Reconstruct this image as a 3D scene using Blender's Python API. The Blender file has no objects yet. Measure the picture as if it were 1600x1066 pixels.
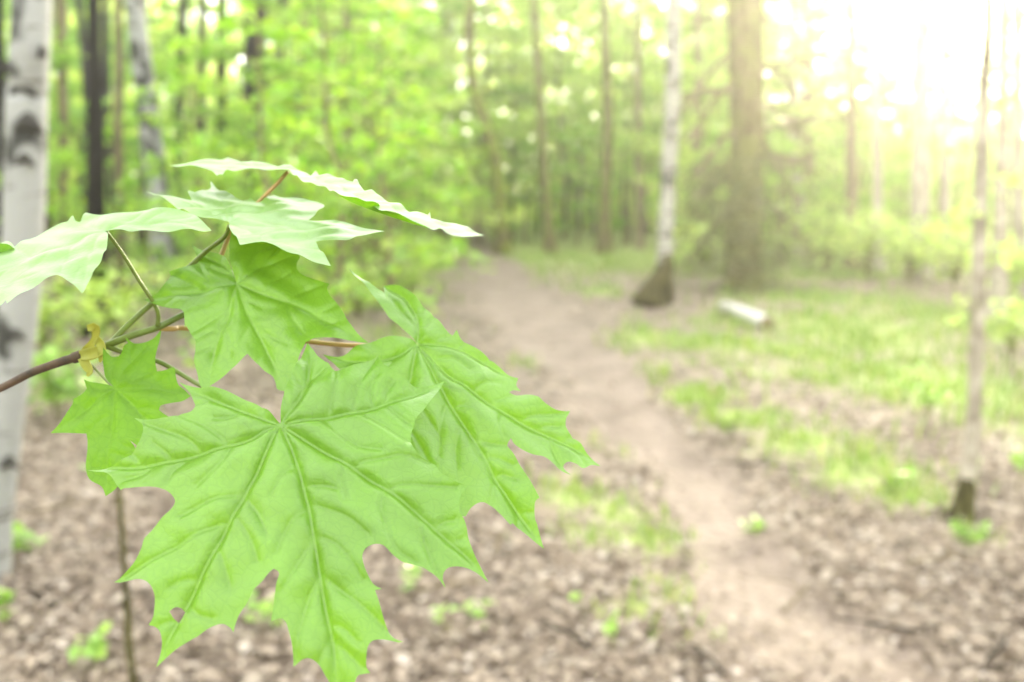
import bpy, math, random
import numpy as np
from mathutils import Vector, Matrix
from mathutils.geometry import delaunay_2d_cdt

# ------------------------------------------------------------------ camera
W_, H_ = 1600.0, 1066.0
F = 1556.0                      # focal length in photo pixels (35 mm lens)
CAM_H = 1.5
PITCH = math.radians(8.52)
HAZE = 0.0048
EXPOSURE = 3.48
SKY = 0.15
SUN = 2.0

sc = bpy.context.scene
cam_d = bpy.data.cameras.new("camera")
cam = bpy.data.objects.new("camera", cam_d)
sc.collection.objects.link(cam)
cam_d.lens = 35.0
cam_d.sensor_width = 36.0
cam_d.clip_start = 0.02
cam_d.clip_end = 2000.0
cam.location = (0, 0, CAM_H)
cam.rotation_euler = (math.radians(90) - PITCH, 0, 0)
cam_d.dof.use_dof = True
cam_d.dof.focus_distance = 0.305
cam_d.dof.aperture_fstop = 9.8
cam_d.dof.aperture_blades = 0
sc.camera = cam

C0 = np.array([0, 0, CAM_H])
RT = np.array([1.0, 0, 0])
UP = np.array([0, math.sin(PITCH), math.cos(PITCH)])
FW = np.array([0, math.cos(PITCH), -math.sin(PITCH)])


def c2w(p):                     # camera space (x right, y up, z toward viewer) -> world
    p = np.asarray(p, float)
    return C0 + p[..., 0:1] * RT + p[..., 1:2] * UP - p[..., 2:3] * FW


def ray(px, py):                # world direction through a photo pixel (unit depth)
    return RT * (px - W_ / 2) / F + UP * (H_ / 2 - py) / F + FW


def at_depth(px, py, d):
    return C0 + ray(px, py) * d


def at_Y(px, py, Y):
    r = ray(px, py)
    return C0 + r * (Y / r[1])


def ground(px, py, z=0.0):
    r = ray(px, py)
    return C0 + r * ((z - CAM_H) / r[2])


# ------------------------------------------------------------------ world, sun, exposure
sd = ray(1490, -150)
sd = sd / np.linalg.norm(sd)
SUN_EL = math.asin(sd[2])
SUN_AZ = math.atan2(sd[0], sd[1])      # clockwise from +Y
world = bpy.data.worlds.new("World")
sc.world = world
world.use_nodes = True
wn, wl = world.node_tree.nodes, world.node_tree.links
wn.clear()
wo = wn.new("ShaderNodeOutputWorld")
bg = wn.new("ShaderNodeBackground")
sky = wn.new("ShaderNodeTexSky")
sky.sky_type = 'NISHITA'
sky.sun_disc = False
sky.sun_elevation = SUN_EL
sky.sun_rotation = SUN_AZ
sky.air_density = 1.0
sky.dust_density = 1.0
sky.ozone_density = 1.0
hs = wn.new("ShaderNodeHueSaturation")
hs.inputs['Saturation'].default_value = 0.4     # thin high cloud: a whiter sky
wl.new(sky.outputs[0], hs.inputs['Color'])
# a thin broken cloud layer, white and brighter overhead than the bare low-sun sky
wtc = wn.new("ShaderNodeTexCoord")
cl_n = wn.new("ShaderNodeTexNoise")
cl_n.inputs['Scale'].default_value = 2.2
cl_n.inputs['Detail'].default_value = 6
wl.new(wtc.outputs['Generated'], cl_n.inputs[0])
cl_r = wn.new("ShaderNodeMapRange")
cl_r.inputs[1].default_value = 0.3; cl_r.inputs[2].default_value = 0.7
cl_r.inputs[3].default_value = 0.5; cl_r.inputs[4].default_value = 0.85
wl.new(cl_n.outputs[0], cl_r.inputs[0])
wmx = wn.new("ShaderNodeMix"); wmx.data_type = 'RGBA'
wl.new(cl_r.outputs[0], wmx.inputs[0])
wl.new(hs.outputs[0], wmx.inputs[6])
wmx.inputs[7].default_value = (3.4, 3.35, 3.15, 1)
wl.new(wmx.outputs[2], bg.inputs['Color'])
bg.inputs['Strength'].default_value = SKY
wl.new(bg.outputs[0], wo.inputs['Surface'])

sun_d = bpy.data.lights.new("sun", 'SUN')
sun_d.energy = SUN
sun_d.angle = math.radians(12)
sun_d.color = (1.0, 0.87, 0.62)
sun_o = bpy.data.objects.new("sun", sun_d)
sc.collection.objects.link(sun_o)
sun_o.rotation_euler = Vector(sd).to_track_quat('Z', 'Y').to_euler()
sun_o.location = (20, 40, 30)

sc.view_settings.view_transform = 'Standard'
sc.view_settings.look = 'None'
sc.view_settings.exposure = EXPOSURE
sc.view_settings.gamma = 1.0
sc.cycles.use_denoising = True
sc.cycles.max_bounces = 8
sc.cycles.diffuse_bounces = 5
sc.cycles.glossy_bounces = 2
sc.cycles.transmission_bounces = 6
sc.cycles.transparent_max_bounces = 8
sc.cycles.volume_bounces = 0
sc.cycles.sample_clamp_indirect = 6.0
sc.cycles.caustics_reflective = False
sc.cycles.caustics_refractive = False

COL = sc.collection
rng = np.random.default_rng(7)
random.seed(7)


# ------------------------------------------------------------------ helpers
def tag(o, label=None, cat=None, group=None, kind=None):
    if label: o["label"] = label
    if cat: o["category"] = cat
    if group: o["group"] = group
    if kind: o["kind"] = kind
    return o


def empty(name, loc):
    o = bpy.data.objects.new(name, None)
    o.empty_display_size = 0.2
    COL.objects.link(o)
    o.location = loc
    return o


class MB:
    """collects vertices and faces; build() links them as one mesh object"""
    def __init__(self):
        self.v, self.f, self.n = [], [], 0

    def add(self, v, f):
        v = np.asarray(v, float)
        f = np.asarray(f, int)
        self.v.append(v)
        self.f.append(f + self.n)
        self.n += len(v)

    def tube(self, pts, rad, seg=10, wob=0.0, cap=True, squash=None):
        pts = np.asarray(pts, float)
        rad = np.broadcast_to(np.asarray(rad, float), (len(pts),))
        t = np.gradient(pts, axis=0)
        t /= np.linalg.norm(t, axis=1, keepdims=True) + 1e-12
        ref = np.array([0, 0, 1.0]) if abs(t[0, 2]) < 0.9 else np.array([1.0, 0, 0])
        a = np.cross(t, ref)
        a /= np.linalg.norm(a, axis=1, keepdims=True) + 1e-12
        b = np.cross(t, a)
        th = np.linspace(0, 2 * math.pi, seg, endpoint=False)
        r = rad[:, None] * np.ones((1, seg))
        if wob:
            r = r * (1 + rng.normal(0, wob, r.shape))
        v = pts[:, None, :] + r[..., None] * (np.cos(th)[None, :, None] * a[:, None, :] + np.sin(th)[None, :, None] * b[:, None, :])
        n = len(pts)
        i, j = np.meshgrid(np.arange(n - 1), np.arange(seg), indexing='ij')
        j2 = (j + 1) % seg
        q = np.stack([i * seg + j, (i + 1) * seg + j, (i + 1) * seg + j2, i * seg + j2], -1).reshape(-1, 4)
        v = v.reshape(-1, 3)
        if cap:
            v = np.vstack([v, pts[:1], pts[-1:]])
            c0, c1 = n * seg, n * seg + 1
            k = np.arange(seg)
            k2 = (k + 1) % seg
            q = np.vstack([q, np.stack([k2, np.full(seg, c0), np.full(seg, c0), k], -1),
                           np.stack([(n - 1) * seg + k, np.full(seg, c1), np.full(seg, c1), (n - 1) * seg + k2], -1)])
        self.add(v, q)

    def leaves(self, c, size, flat=0.6, fold=0.12, ratio=0.62, nrm=None):
        """rhombic leaves, folded a little along the midrib; flat = spread of the tilt"""
        c = np.asarray(c, float)
        n = len(c)
        size = np.broadcast_to(size, (n,))
        az = rng.uniform(0, 2 * math.pi, n)
        d = np.stack([np.cos(az), np.sin(az), rng.normal(-0.25, flat, n)], -1)
        d /= np.linalg.norm(d, axis=1, keepdims=True)
        up = np.stack([rng.normal(0, flat, n), rng.normal(0, flat, n), np.ones(n)], -1)
        s = np.cross(d, up)
        s /= np.linalg.norm(s, axis=1, keepdims=True) + 1e-9
        u = np.cross(s, d)
        L = size[:, None]
        p0 = c - d * L * 0.5
        p2 = c + d * L * 0.5
        m = c - d * L * 0.06
        p1 = m + s * L * 0.5 * ratio + u * L * fold
        p3 = m - s * L * 0.5 * ratio + u * L * fold
        v = np.stack([p0, p1, p2, p3], 1).reshape(-1, 3)
        k = np.arange(n)[:, None] * 4
        self.add(v, np.hstack([k, k + 1, k + 2, k + 3]))

    def build(self, name, mat, parent=None, smooth=False, origin=None):
        v = np.vstack(self.v)
        if origin is not None:
            v = v - np.asarray(origin)
        f = np.vstack(self.f)
        me = bpy.data.meshes.new(name)
        tri = f[:, 1] == f[:, 2]
        faces = [tuple(x) for x in f[~tri].tolist()] + [(a, b, d) for a, b, _, d in f[tri].tolist()]
        me.from_pydata(v.tolist(), [], faces)
        me.materials.append(mat)
        if smooth:
            me.polygons.foreach_set("use_smooth", [True] * len(me.polygons))
        o = bpy.data.objects.new(name, me)
        COL.objects.link(o)
        if parent is not None:
            o.parent = parent
        return o


def spline(pts, n=24):
    pts = np.asarray(pts, float)
    if len(pts) == 2:
        t = np.linspace(0, 1, n)[:, None]
        return pts[0] * (1 - t) + pts[1] * t
    P = np.vstack([2 * pts[0] - pts[1], pts, 2 * pts[-1] - pts[-2]])
    seg = len(pts) - 1
    out = []
    for s in np.linspace(0, seg, n):
        i = min(int(s), seg - 1)
        t = s - i
        a, b, c, d = P[i], P[i + 1], P[i + 2], P[i + 3]
        out.append(0.5 * ((2 * b) + (c - a) * t + (2 * a - 5 * b + 4 * c - d) * t * t + (3 * b - a - 3 * c + d) * t ** 3))
    return np.array(out)


# ------------------------------------------------------------------ materials
def new_mat(name):
    m = bpy.data.materials.new(name)
    m.use_nodes = True
    m.node_tree.nodes.clear()
    return m, m.node_tree.nodes, m.node_tree.links


def ramp(nt, stops):
    r = nt.new("ShaderNodeValToRGB")
    el = r.color_ramp.elements
    while len(el) < len(stops):
        el.new(0.5)
    for e, (p, c) in zip(el, stops):
        e.position = p
        e.color = (*c, 1)
    return r


def foliage_mat(name, stops, trans, fac=0.45, rough=0.38, spec=0.8):
    m, n, l = new_mat(name)
    out = n.new("ShaderNodeOutputMaterial")
    geo = n.new("ShaderNodeNewGeometry")
    r = ramp(n, stops)
    l.new(geo.outputs['Random Per Island'], r.inputs[0])
    p = n.new("ShaderNodeBsdfPrincipled")
    p.inputs['Roughness'].default_value = rough
    p.inputs['Specular IOR Level'].default_value = spec
    l.new(r.outputs[0], p.inputs['Base Color'])
    mul = n.new("ShaderNodeMix")
    mul.data_type = 'RGBA'
    mul.blend_type = 'MULTIPLY'
    mul.inputs[0].default_value = 1.0
    l.new(r.outputs[0], mul.inputs[6])
    mul.inputs[7].default_value = (*trans, 1)
    t = n.new("ShaderNodeBsdfTranslucent")
    l.new(mul.outputs[2], t.inputs[0])
    mx = n.new("ShaderNodeMixShader")
    mx.inputs[0].default_value = fac
    l.new(p.outputs[0], mx.inputs[1])
    l.new(t.outputs[0], mx.inputs[2])
    l.new(mx.outputs[0], out.inputs[0])
    return m


def bark_mat(name, dark, light, scale=18.0, stretch=0.25, bump=0.6, moss=None):
    m, n, l = new_mat(name)
    out = n.new("ShaderNodeOutputMaterial")
    tc = n.new("ShaderNodeTexCoord")
    mp = n.new("ShaderNodeMapping")
    mp.inputs['Scale'].default_value = (1, 1, stretch)
    l.new(tc.outputs['Object'], mp.inputs[0])
    nz = n.new("ShaderNodeTexNoise")
    nz.inputs['Scale'].default_value = scale
    nz.inputs['Detail'].default_value = 6
    l.new(mp.outputs[0], nz.inputs[0])
    r = ramp(n, [(0.35, dark), (0.65, light)])
    l.new(nz.outputs[0], r.inputs[0])
    col = r.outputs[0]
    if moss:
        nz2 = n.new("ShaderNodeTexNoise")
        nz2.inputs['Scale'].default_value = 3.0
        nz2.inputs['Detail'].default_value = 4
        l.new(tc.outputs['Object'], nz2.inputs[0])
        r2 = ramp(n, [(0.42, (0, 0, 0)), (0.55, (1, 1, 1))])
        l.new(nz2.outputs[0], r2.inputs[0])
        mx = n.new("ShaderNodeMix")
        mx.data_type = 'RGBA'
        l.new(r2.outputs[0], mx.inputs[0])
        l.new(col, mx.inputs[6])
        mx.inputs[7].default_value = (*moss, 1)
        col = mx.outputs[2]
    p = n.new("ShaderNodeBsdfPrincipled")
    p.inputs['Roughness'].default_value = 0.95
    p.inputs['Specular IOR Level'].default_value = 0.1
    l.new(col, p.inputs['Base Color'])
    b = n.new("ShaderNodeBump")
    b.inputs['Strength'].default_value = bump
    b.inputs['Distance'].default_value = 0.02
    l.new(nz.outputs[0], b.inputs['Height'])
    l.new(b.outputs[0], p.inputs['Normal'])
    l.new(p.outputs[0], out.inputs[0])
    return m


def birch_mat(name, white=(0.25, 0.25, 0.255), amount=0.40, patch=0.385):
    m, n, l = new_mat(name)
    out = n.new("ShaderNodeOutputMaterial")
    tc = n.new("ShaderNodeTexCoord")
    mp = n.new("ShaderNodeMapping")
    mp.inputs['Scale'].default_value = (5, 5, 42)
    l.new(tc.outputs['Object'], mp.inputs[0])
    lent = n.new("ShaderNodeTexNoise")
    lent.inputs['Scale'].default_value = 1.0
    lent.inputs['Detail'].default_value = 3
    l.new(mp.outputs[0], lent.inputs[0])
    r1 = ramp(n, [(amount - 0.06, (0.09, 0.08, 0.075)), (amount, white)])
    l.new(lent.outputs[0], r1.inputs[0])
    mp2 = n.new("ShaderNodeMapping")
    mp2.inputs['Scale'].default_value = (3.2, 3.2, 2.6)
    l.new(tc.outputs['Object'], mp2.inputs[0])
    pt = n.new("ShaderNodeTexNoise")
    pt.inputs['Scale'].default_value = 1.6
    pt.inputs['Detail'].default_value = 5
    l.new(mp2.outputs[0], pt.inputs[0])
    r2 = ramp(n, [(patch - 0.03, (0.05, 0.048, 0.045)), (patch + 0.03, (1, 1, 1))])
    l.new(pt.outputs[0], r2.inputs[0])
    mx = n.new("ShaderNodeMix")
    mx.data_type = 'RGBA'
    mx.blend_type = 'MULTIPLY'
    mx.inputs[0].default_value = 1
    l.new(r1.outputs[0], mx.inputs[6])
    l.new(r2.outputs[0], mx.inputs[7])
    p = n.new("ShaderNodeBsdfPrincipled")
    p.inputs['Roughness'].default_value = 0.6
    l.new(mx.outputs[2], p.inputs['Base Color'])
    b = n.new("ShaderNodeBump")
    b.inputs['Strength'].default_value = 0.4
    b.inputs['Distance'].default_value = 0.01
    l.new(lent.outputs[0], b.inputs['Height'])
    l.new(b.outputs[0], p.inputs['Normal'])
    l.new(p.outputs[0], out.inputs[0])
    return m


def simple_mat(name, col, rough=0.6, var=0.25, scale=60.0, trans=None, col2=None):
    m, n, l = new_mat(name)
    out = n.new("ShaderNodeOutputMaterial")
    tc = n.new("ShaderNodeTexCoord")
    nz = n.new("ShaderNodeTexNoise")
    nz.inputs['Scale'].default_value = scale
    nz.inputs['Detail'].default_value = 4
    l.new(tc.outputs['Object'], nz.inputs[0])
    c2 = col2 or tuple(x * (1 - var) for x in col)
    r = ramp(n, [(0.3, c2), (0.7, col)])
    l.new(nz.outputs[0], r.inputs[0])
    p = n.new("ShaderNodeBsdfPrincipled")
    p.inputs['Roughness'].default_value = rough
    l.new(r.outputs[0], p.inputs['Base Color'])
    sh = p.outputs[0]
    if trans:
        t = n.new("ShaderNodeBsdfTranslucent")
        t.inputs[0].default_value = (*trans, 1)
        mx = n.new("ShaderNodeMixShader")
        mx.inputs[0].default_value = 0.4
        l.new(sh, mx.inputs[1])
        l.new(t.outputs[0], mx.inputs[2])
        sh = mx.outputs[0]
    l.new(sh, out.inputs[0])
    return m


GREENS = [(0.0, (0.12, 0.26, 0.025)), (0.35, (0.19, 0.36, 0.035)), (0.7, (0.26, 0.42, 0.05)), (1.0, (0.36, 0.47, 0.07))]
M_fol = foliage_mat("spring_foliage", GREENS, (1.35, 1.45, 0.5), 0.5)
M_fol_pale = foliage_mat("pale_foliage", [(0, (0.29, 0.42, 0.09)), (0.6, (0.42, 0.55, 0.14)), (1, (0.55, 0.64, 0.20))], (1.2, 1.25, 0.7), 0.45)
M_far = foliage_mat("far_foliage", [(0, (0.31, 0.45, 0.07)), (0.5, (0.44, 0.58, 0.12)), (1, (0.58, 0.67, 0.20))], (1.4, 1.35, 0.8), 0.5)  # paled leaf colour: haze and brightness of the distance are put into it
M_needle = foliage_mat("spruce_needles", [(0, (0.07, 0.09, 0.025)), (1, (0.20, 0.22, 0.06))], (1, 1, 0.6), 0.2)
M_sprout = foliage_mat("sprout_leaves", [(0, (0.16, 0.32, 0.04)), (1, (0.30, 0.46, 0.09))], (1.3, 1.35, 0.7), 0.4)
M_grass = foliage_mat("grass_blades", [(0, (0.13, 0.23, 0.04)), (0.6, (0.19, 0.30, 0.055)), (1, (0.30, 0.32, 0.12))], (1.3, 1.3, 0.7), 0.4)
M_litter = foliage_mat("dead_leaves", [(0, (0.075, 0.055, 0.040)), (0.2, (0.155, 0.118, 0.090)), (0.5, (0.245, 0.195, 0.153)), (0.85, (0.31, 0.26, 0.213)), (1, (0.40, 0.35, 0.31))], (0.8, 0.7, 0.6), 0.12, 0.7, 0.25)
M_birch = birch_mat("birch_bark")
M_birch_log = birch_mat("bleached_birch_bark", white=(0.46, 0.45, 0.43), amount=0.40, patch=0.36)
M_birch_thin = birch_mat("grey_flecked_birch_bark", white=(0.336, 0.320, 0.296), amount=0.46, patch=0.40)
M_birch_dark = birch_mat("mottled_birch_bark", amount=0.43, patch=0.47)
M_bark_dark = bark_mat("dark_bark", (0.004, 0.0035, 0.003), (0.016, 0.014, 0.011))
M_bark_brown = bark_mat("brown_bark", (0.08, 0.065, 0.04), (0.22, 0.175, 0.11))
M_bark_moss = bark_mat("mossy_bark", (0.06, 0.052, 0.02), (0.17, 0.15, 0.06), moss=(0.17, 0.20, 0.03))
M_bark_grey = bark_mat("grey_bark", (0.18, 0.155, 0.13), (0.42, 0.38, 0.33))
M_bark_pale = bark_mat("pale_peeling_bark", (0.182, 0.154, 0.126), (0.406, 0.364, 0.315), scale=10, stretch=1.2)
M_bark_olive = bark_mat("olive_scaly_bark", (0.06, 0.05, 0.024), (0.16, 0.135, 0.06), scale=26, moss=(0.13, 0.135, 0.04))
M_scar = simple_mat("black_scar", (0.03, 0.027, 0.024), 0.9)
M_bark_foot = bark_mat('dark_peeled_bark', (0.03, 0.026, 0.012), (0.085, 0.078, 0.03))
M_cut = simple_mat("cut_wood", (0.16, 0.11, 0.07), 0.9)

# ------------------------------------------------------------------ ground
PATH_PX = [(1066, 1010, 1600), (950, 1090, 1450), (850, 1075, 1275), (780, 1030, 1200), (700, 955, 1125), (640, 905, 1065),
           (600, 868, 1030), (550, 815, 975), (500, 752, 925), (450, 715, 870), (420, 695, 835), (395, 680, 800), (370, 672, 770),
           (350, 680, 755), (338, 690, 748)]
PATH = []
for y, a, b in PATH_PX:
    A, B = ground(a, y), ground(b, y)
    PATH.append(((A[0] + B[0]) / 2, (A[1] + B[1]) / 2, (B[0] - A[0]) / 2))
PATH = np.array([[PATH[0][0] - 0.25, 0.5, PATH[0][2]]] + PATH)


def path_mask(x, y):
    cx = np.interp(y, PATH[:, 1], PATH[:, 0])
    hw = np.interp(y, PATH[:, 1], PATH[:, 2])
    wob = 0.12 * np.sin(y * 2.1) + 0.08 * np.sin(y * 5.3 + 1)
    t = (np.abs(x - cx + wob * 0.6) - hw * (0.5 + wob * 0.4)) / (hw * 0.6)
    m = np.clip(1 - t, 0, 1)
    return m * m * (3 - 2 * m)


GRASS_PX = [(1090, 625, 60, 14, 1), (1170, 655, 70, 16, 1), (1260, 690, 80, 22, 1), (1350, 730, 80, 26, 1), (1410, 765, 60, 24, .9),
            (1010, 590, 40, 14, .8), (1010, 535, 60, 18, .8), (1100, 545, 110, 16, .9), (1230, 550, 120, 22, .9), (1330, 520, 150, 34, .9),
            (1300, 590, 160, 30, .6), (1450, 590, 150, 50, 1), (1180, 500, 120, 14, .7), (1300, 470, 160, 16, .8), (1500, 500, 180, 30, .8), (1560, 660, 80, 50, .6),
            (830, 410, 30, 8, 1), (935, 455, 40, 8, .8), (900, 400, 90, 6, .8), (1100, 420, 200, 8, .7), (1300, 430, 250, 10, .8),
            (890, 770, 60, 26, .9), (960, 790, 60, 30, .8), (1010, 830, 70, 28, .9), (1070, 915, 55, 26, .9), (990, 945, 45, 22, .8), (920, 830, 50, 26, .6),
            (960, 700, 40, 12, .35), (830, 560, 50, 12, .35), (1130, 990, 60, 20, .4), (1180, 1010, 50, 18, .3), (1515, 835, 26, 14, 1),
            (560, 470, 90, 12, .7), (640, 440, 60, 10, .6), (120, 610, 90, 20, .6), (60, 560, 80, 16, .6), (620, 520, 70, 14, .4), (450, 450, 200, 12, .6)]
GR = []
for px, py, rx, ry, a in GRASS_PX:
    c, t, b = ground(px, py), ground(px, py - ry), ground(px, py + ry)
    GR.append((c[0], c[1], rx * c[1] / F * 1.02, (t[1] - b[1]) / 2, a))


def grass_mask(x, y):
    m = np.zeros_like(x)
    for cx, cy, rx, ry, a in GR:
        m = np.maximum(m, a * np.exp(-((x - cx) / rx) ** 2 - ((y - cy) / ry) ** 2))
    far = np.clip((y - 15) / 8, 0, 1) * 0.85
    m = np.maximum(m, far)
    return m * (1 - path_mask(x, y))


def gz(x, y):
    x, y = np.asarray(x, float), np.asarray(y, float)
    n = (0.035 * np.sin(1.7 * x + 0.6 * y) + 0.03 * np.sin(0.9 * y - 1.3 * x + 2) + 0.012 * np.sin(4.1 * x + 3.3 * y)) * np.clip(y / 4, 0.2, 1)
    return n - 0.05 * path_mask(x, y)


def axis(lo, hi, fine_lo, fine_hi, step):
    a = [np.arange(fine_lo, fine_hi, step)]
    s, p = step, fine_hi
    right = []
    while p < hi:
        right.append(p); s *= 1.25; p += s
    right.append(hi)
    s, p = step, fine_lo
    left = []
    while p > lo:
        s *= 1.25; p -= s
        left.append(max(p, lo))
    return np.concatenate([left[::-1], a[0], right])


gx = axis(-600, 600, -7, 8, 0.09)
gy = axis(-300, 1200, 1.5, 16, 0.10)
X, Y = np.meshgrid(gx, gy)
x, y = X.ravel(), Y.ravel()
z = gz(x, y) + np.where((np.abs(x) < 20) & (y < 30) & (y > 0), rng.normal(0, 0.006, len(x)), 0)
nxn, nyn = len(gx), len(gy)
i, j = np.meshgrid(np.arange(nyn - 1), np.arange(nxn - 1), indexing='ij')
q = np.stack([i * nxn + j, i * nxn + j + 1, (i + 1) * nxn + j + 1, (i + 1) * nxn + j], -1).reshape(-1, 4)


def ground_material():
    m, n, l = new_mat("forest_floor")
    out = n.new("ShaderNodeOutputMaterial")
    tc = n.new("ShaderNodeTexCoord")
    vor = n.new("ShaderNodeTexVoronoi")
    vor.inputs['Scale'].default_value = 15.0
    vor.inputs['Randomness'].default_value = 1.0
    wz = n.new("ShaderNodeTexNoise")
    wz.inputs['Scale'].default_value = 9.0
    l.new(tc.outputs['Object'], wz.inputs[0])
    add = n.new("ShaderNodeMix"); add.data_type = 'RGBA'; add.blend_type = 'ADD'
    add.inputs[0].default_value = 0.12
    l.new(tc.outputs['Object'], add.inputs[6]); l.new(wz.outputs[1], add.inputs[7])
    l.new(add.outputs[2], vor.inputs[0])
    sep = n.new("ShaderNodeSeparateColor")
    l.new(vor.outputs['Color'], sep.inputs[0])
    lit = ramp(n, [(0, (0.045, 0.032, 0.021)), (0.3, (0.112, 0.083, 0.060)), (0.7, (0.195, 0.150, 0.112)), (1, (0.285, 0.240, 0.195))])
    l.new(sep.outputs[0], lit.inputs[0])
    big = n.new("ShaderNodeTexNoise"); big.inputs['Scale'].default_value = 2.2; big.inputs['Detail'].default_value = 8
    l.new(tc.outputs['Object'], big.inputs[0])
    earth = ramp(n, [(0.3, (0.115, 0.086, 0.066)), (0.5, (0.165, 0.126, 0.100)), (0.7, (0.21, 0.166, 0.135))])
    l.new(big.outputs[0], earth.inputs[0])
    gn = n.new("ShaderNodeTexNoise"); gn.inputs['Scale'].default_value = 14; gn.inputs['Detail'].default_value = 6
    l.new(tc.outputs['Object'], gn.inputs[0])
    grs = ramp(n, [(0.3, (0.14, 0.18, 0.05)), (0.7, (0.28, 0.33, 0.09))])
    l.new(gn.outputs[0], grs.inputs[0])
    pa = n.new("ShaderNodeAttribute"); pa.attribute_name = "path"
    ga = n.new("ShaderNodeAttribute"); ga.attribute_name = "grass"
    gm = n.new("ShaderNodeMath"); gm.operation = 'MULTIPLY_ADD'
    l.new(gn.outputs[0], gm.inputs[0]); gm.inputs[1].default_value = 1.2; gm.inputs[2].default_value = -0.6
    gm2 = n.new("ShaderNodeMath"); gm2.operation = 'ADD'; gm2.use_clamp = True
    l.new(ga.outputs['Fac'], gm2.inputs[0]); l.new(gm.outputs[0], gm2.inputs[1])
    gm3 = n.new("ShaderNodeMath"); gm3.operation = 'MULTIPLY'; gm3.use_clamp = True
    l.new(ga.outputs['Fac'], gm3.inputs[0]); l.new(gm2.outputs[0], gm3.inputs[1])
    gm4 = n.new("ShaderNodeMath"); gm4.operation = 'MULTIPLY'; gm4.use_clamp = True; gm4.inputs[1].default_value = 1.7
    l.new(gm3.outputs[0], gm4.inputs[0])
    m1 = n.new("ShaderNodeMix"); m1.data_type = 'RGBA'
    l.new(pa.outputs['Fac'], m1.inputs[0]); l.new(lit.outputs[0], m1.inputs[6]); l.new(earth.outputs[0], m1.inputs[7])
    m2 = n.new("ShaderNodeMix"); m2.data_type = 'RGBA'
    l.new(gm4.outputs[0], m2.inputs[0]); l.new(m1.outputs[2], m2.inputs[6]); l.new(grs.outputs[0], m2.inputs[7])
    p = n.new("ShaderNodeBsdfPrincipled"); p.inputs['Roughness'].default_value = 0.85
    l.new(m2.outputs[2], p.inputs['Base Color'])
    b = n.new("ShaderNodeBump"); b.inputs['Strength'].default_value = 0.7; b.inputs['Distance'].default_value = 0.02
    l.new(vor.outputs['Distance'], b.inputs['Height'])
    l.new(b.outputs[0], p.inputs['Normal'])
    l.new(p.outputs[0], out.inputs[0])
    return m


gb = MB(); gb.add(np.stack([x, y, z], -1), q)
go = gb.build("ground", ground_material(), smooth=True)
for nm, arr in (("path", path_mask(x, y)), ("grass", grass_mask(x, y))):
    a = go.data.attributes.new(nm, 'FLOAT', 'POINT')
    a.data.foreach_set("value", arr.astype(np.float32))
tag(go, "forest floor of dead leaves and moss crossed by a trodden earth footpath", "ground", kind='structure')


# scattered points seen by the camera, denser in the picture than in the distance
def scatter(n, dmin, dmax, power=1.0, side=0.62):
    u = rng.uniform(0, 1, n)
    d = (dmin ** (1 - power) + u * (dmax ** (1 - power) - dmin ** (1 - power))) ** (1 / (1 - power)) if power != 1 else dmin * (dmax / dmin) ** u
    x = rng.uniform(-side, side, n) * d
    return x, d


# dead leaves lying on the ground
lx, ly = scatter(60000, 1.9, 20, 1.05)
pm, gm = path_mask(lx, ly), grass_mask(lx, ly)
keep = rng.uniform(0, 1, len(lx)) > np.maximum(pm * (0.92 - 0.32 * np.clip((4.0 - ly) / 1.2, 0, 1)), np.clip(gm * 1.2, 0, 0.9))
lx, ly = lx[keep], ly[keep]
mb = MB()
mb.leaves(np.stack([lx, ly, gz(lx, ly) + rng.uniform(0.008, 0.045, len(lx))], -1), np.clip(np.exp(rng.normal(-3.4, .36, len(lx))), .015, .095), flat=0.25, fold=0.14, ratio=0.75)
tag(mb.build("leaf_litter", M_litter), "pale brown dead leaves scattered over the forest floor", "dead leaves", kind='stuff')

# fallen twigs on the litter
for k_, (px, py, ang, L_) in enumerate([(700, 930, .4, .35), (880, 1000, 2.2, .28), (1250, 900, 1.0, .4), (1380, 960, 2.7, .3), (1480, 880, .2, .35), (1100, 1030, 1.9, .25), (100, 800, .7, .4),
                                        (60, 940, 2.4, .3), (1300, 800, .1, .5), (1180, 720, 2.9, .5), (780, 860, 1.4, .3), (1560, 1010, .9, .3)]):
    g_ = ground(px, py)
    o_ = np.array([g_[0], g_[1], float(gz(g_[0], g_[1])) + .035])
    dv_ = np.array([math.cos(ang), math.sin(ang), 0]) * L_ / 2
    mb = MB()
    mb.tube(spline([o_ - dv_, o_ + np.array([.01, -.015, .012]), o_ + dv_ + np.array([0, .02, -.008])], 12), np.linspace(.007, .003, 12), 7, .08)
    e_ = o_ + dv_ * .3
    mb.tube(spline([o_ + np.array([.008, -.01, .01]), e_ + np.array([-dv_[1], dv_[0], 0]) * .35 + np.array([0, 0, .015]), e_ + np.array([-dv_[1], dv_[0], 0]) * .8], 8), np.linspace(.004, .002, 8), 6, .05)
    tag(mb.build("fallen_twig", M_bark_dark if k_ % 2 else M_bark_brown, None, True), "thin forked dead twig lying on the leaf litter", "twig", "fallen twigs on the litter")

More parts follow.
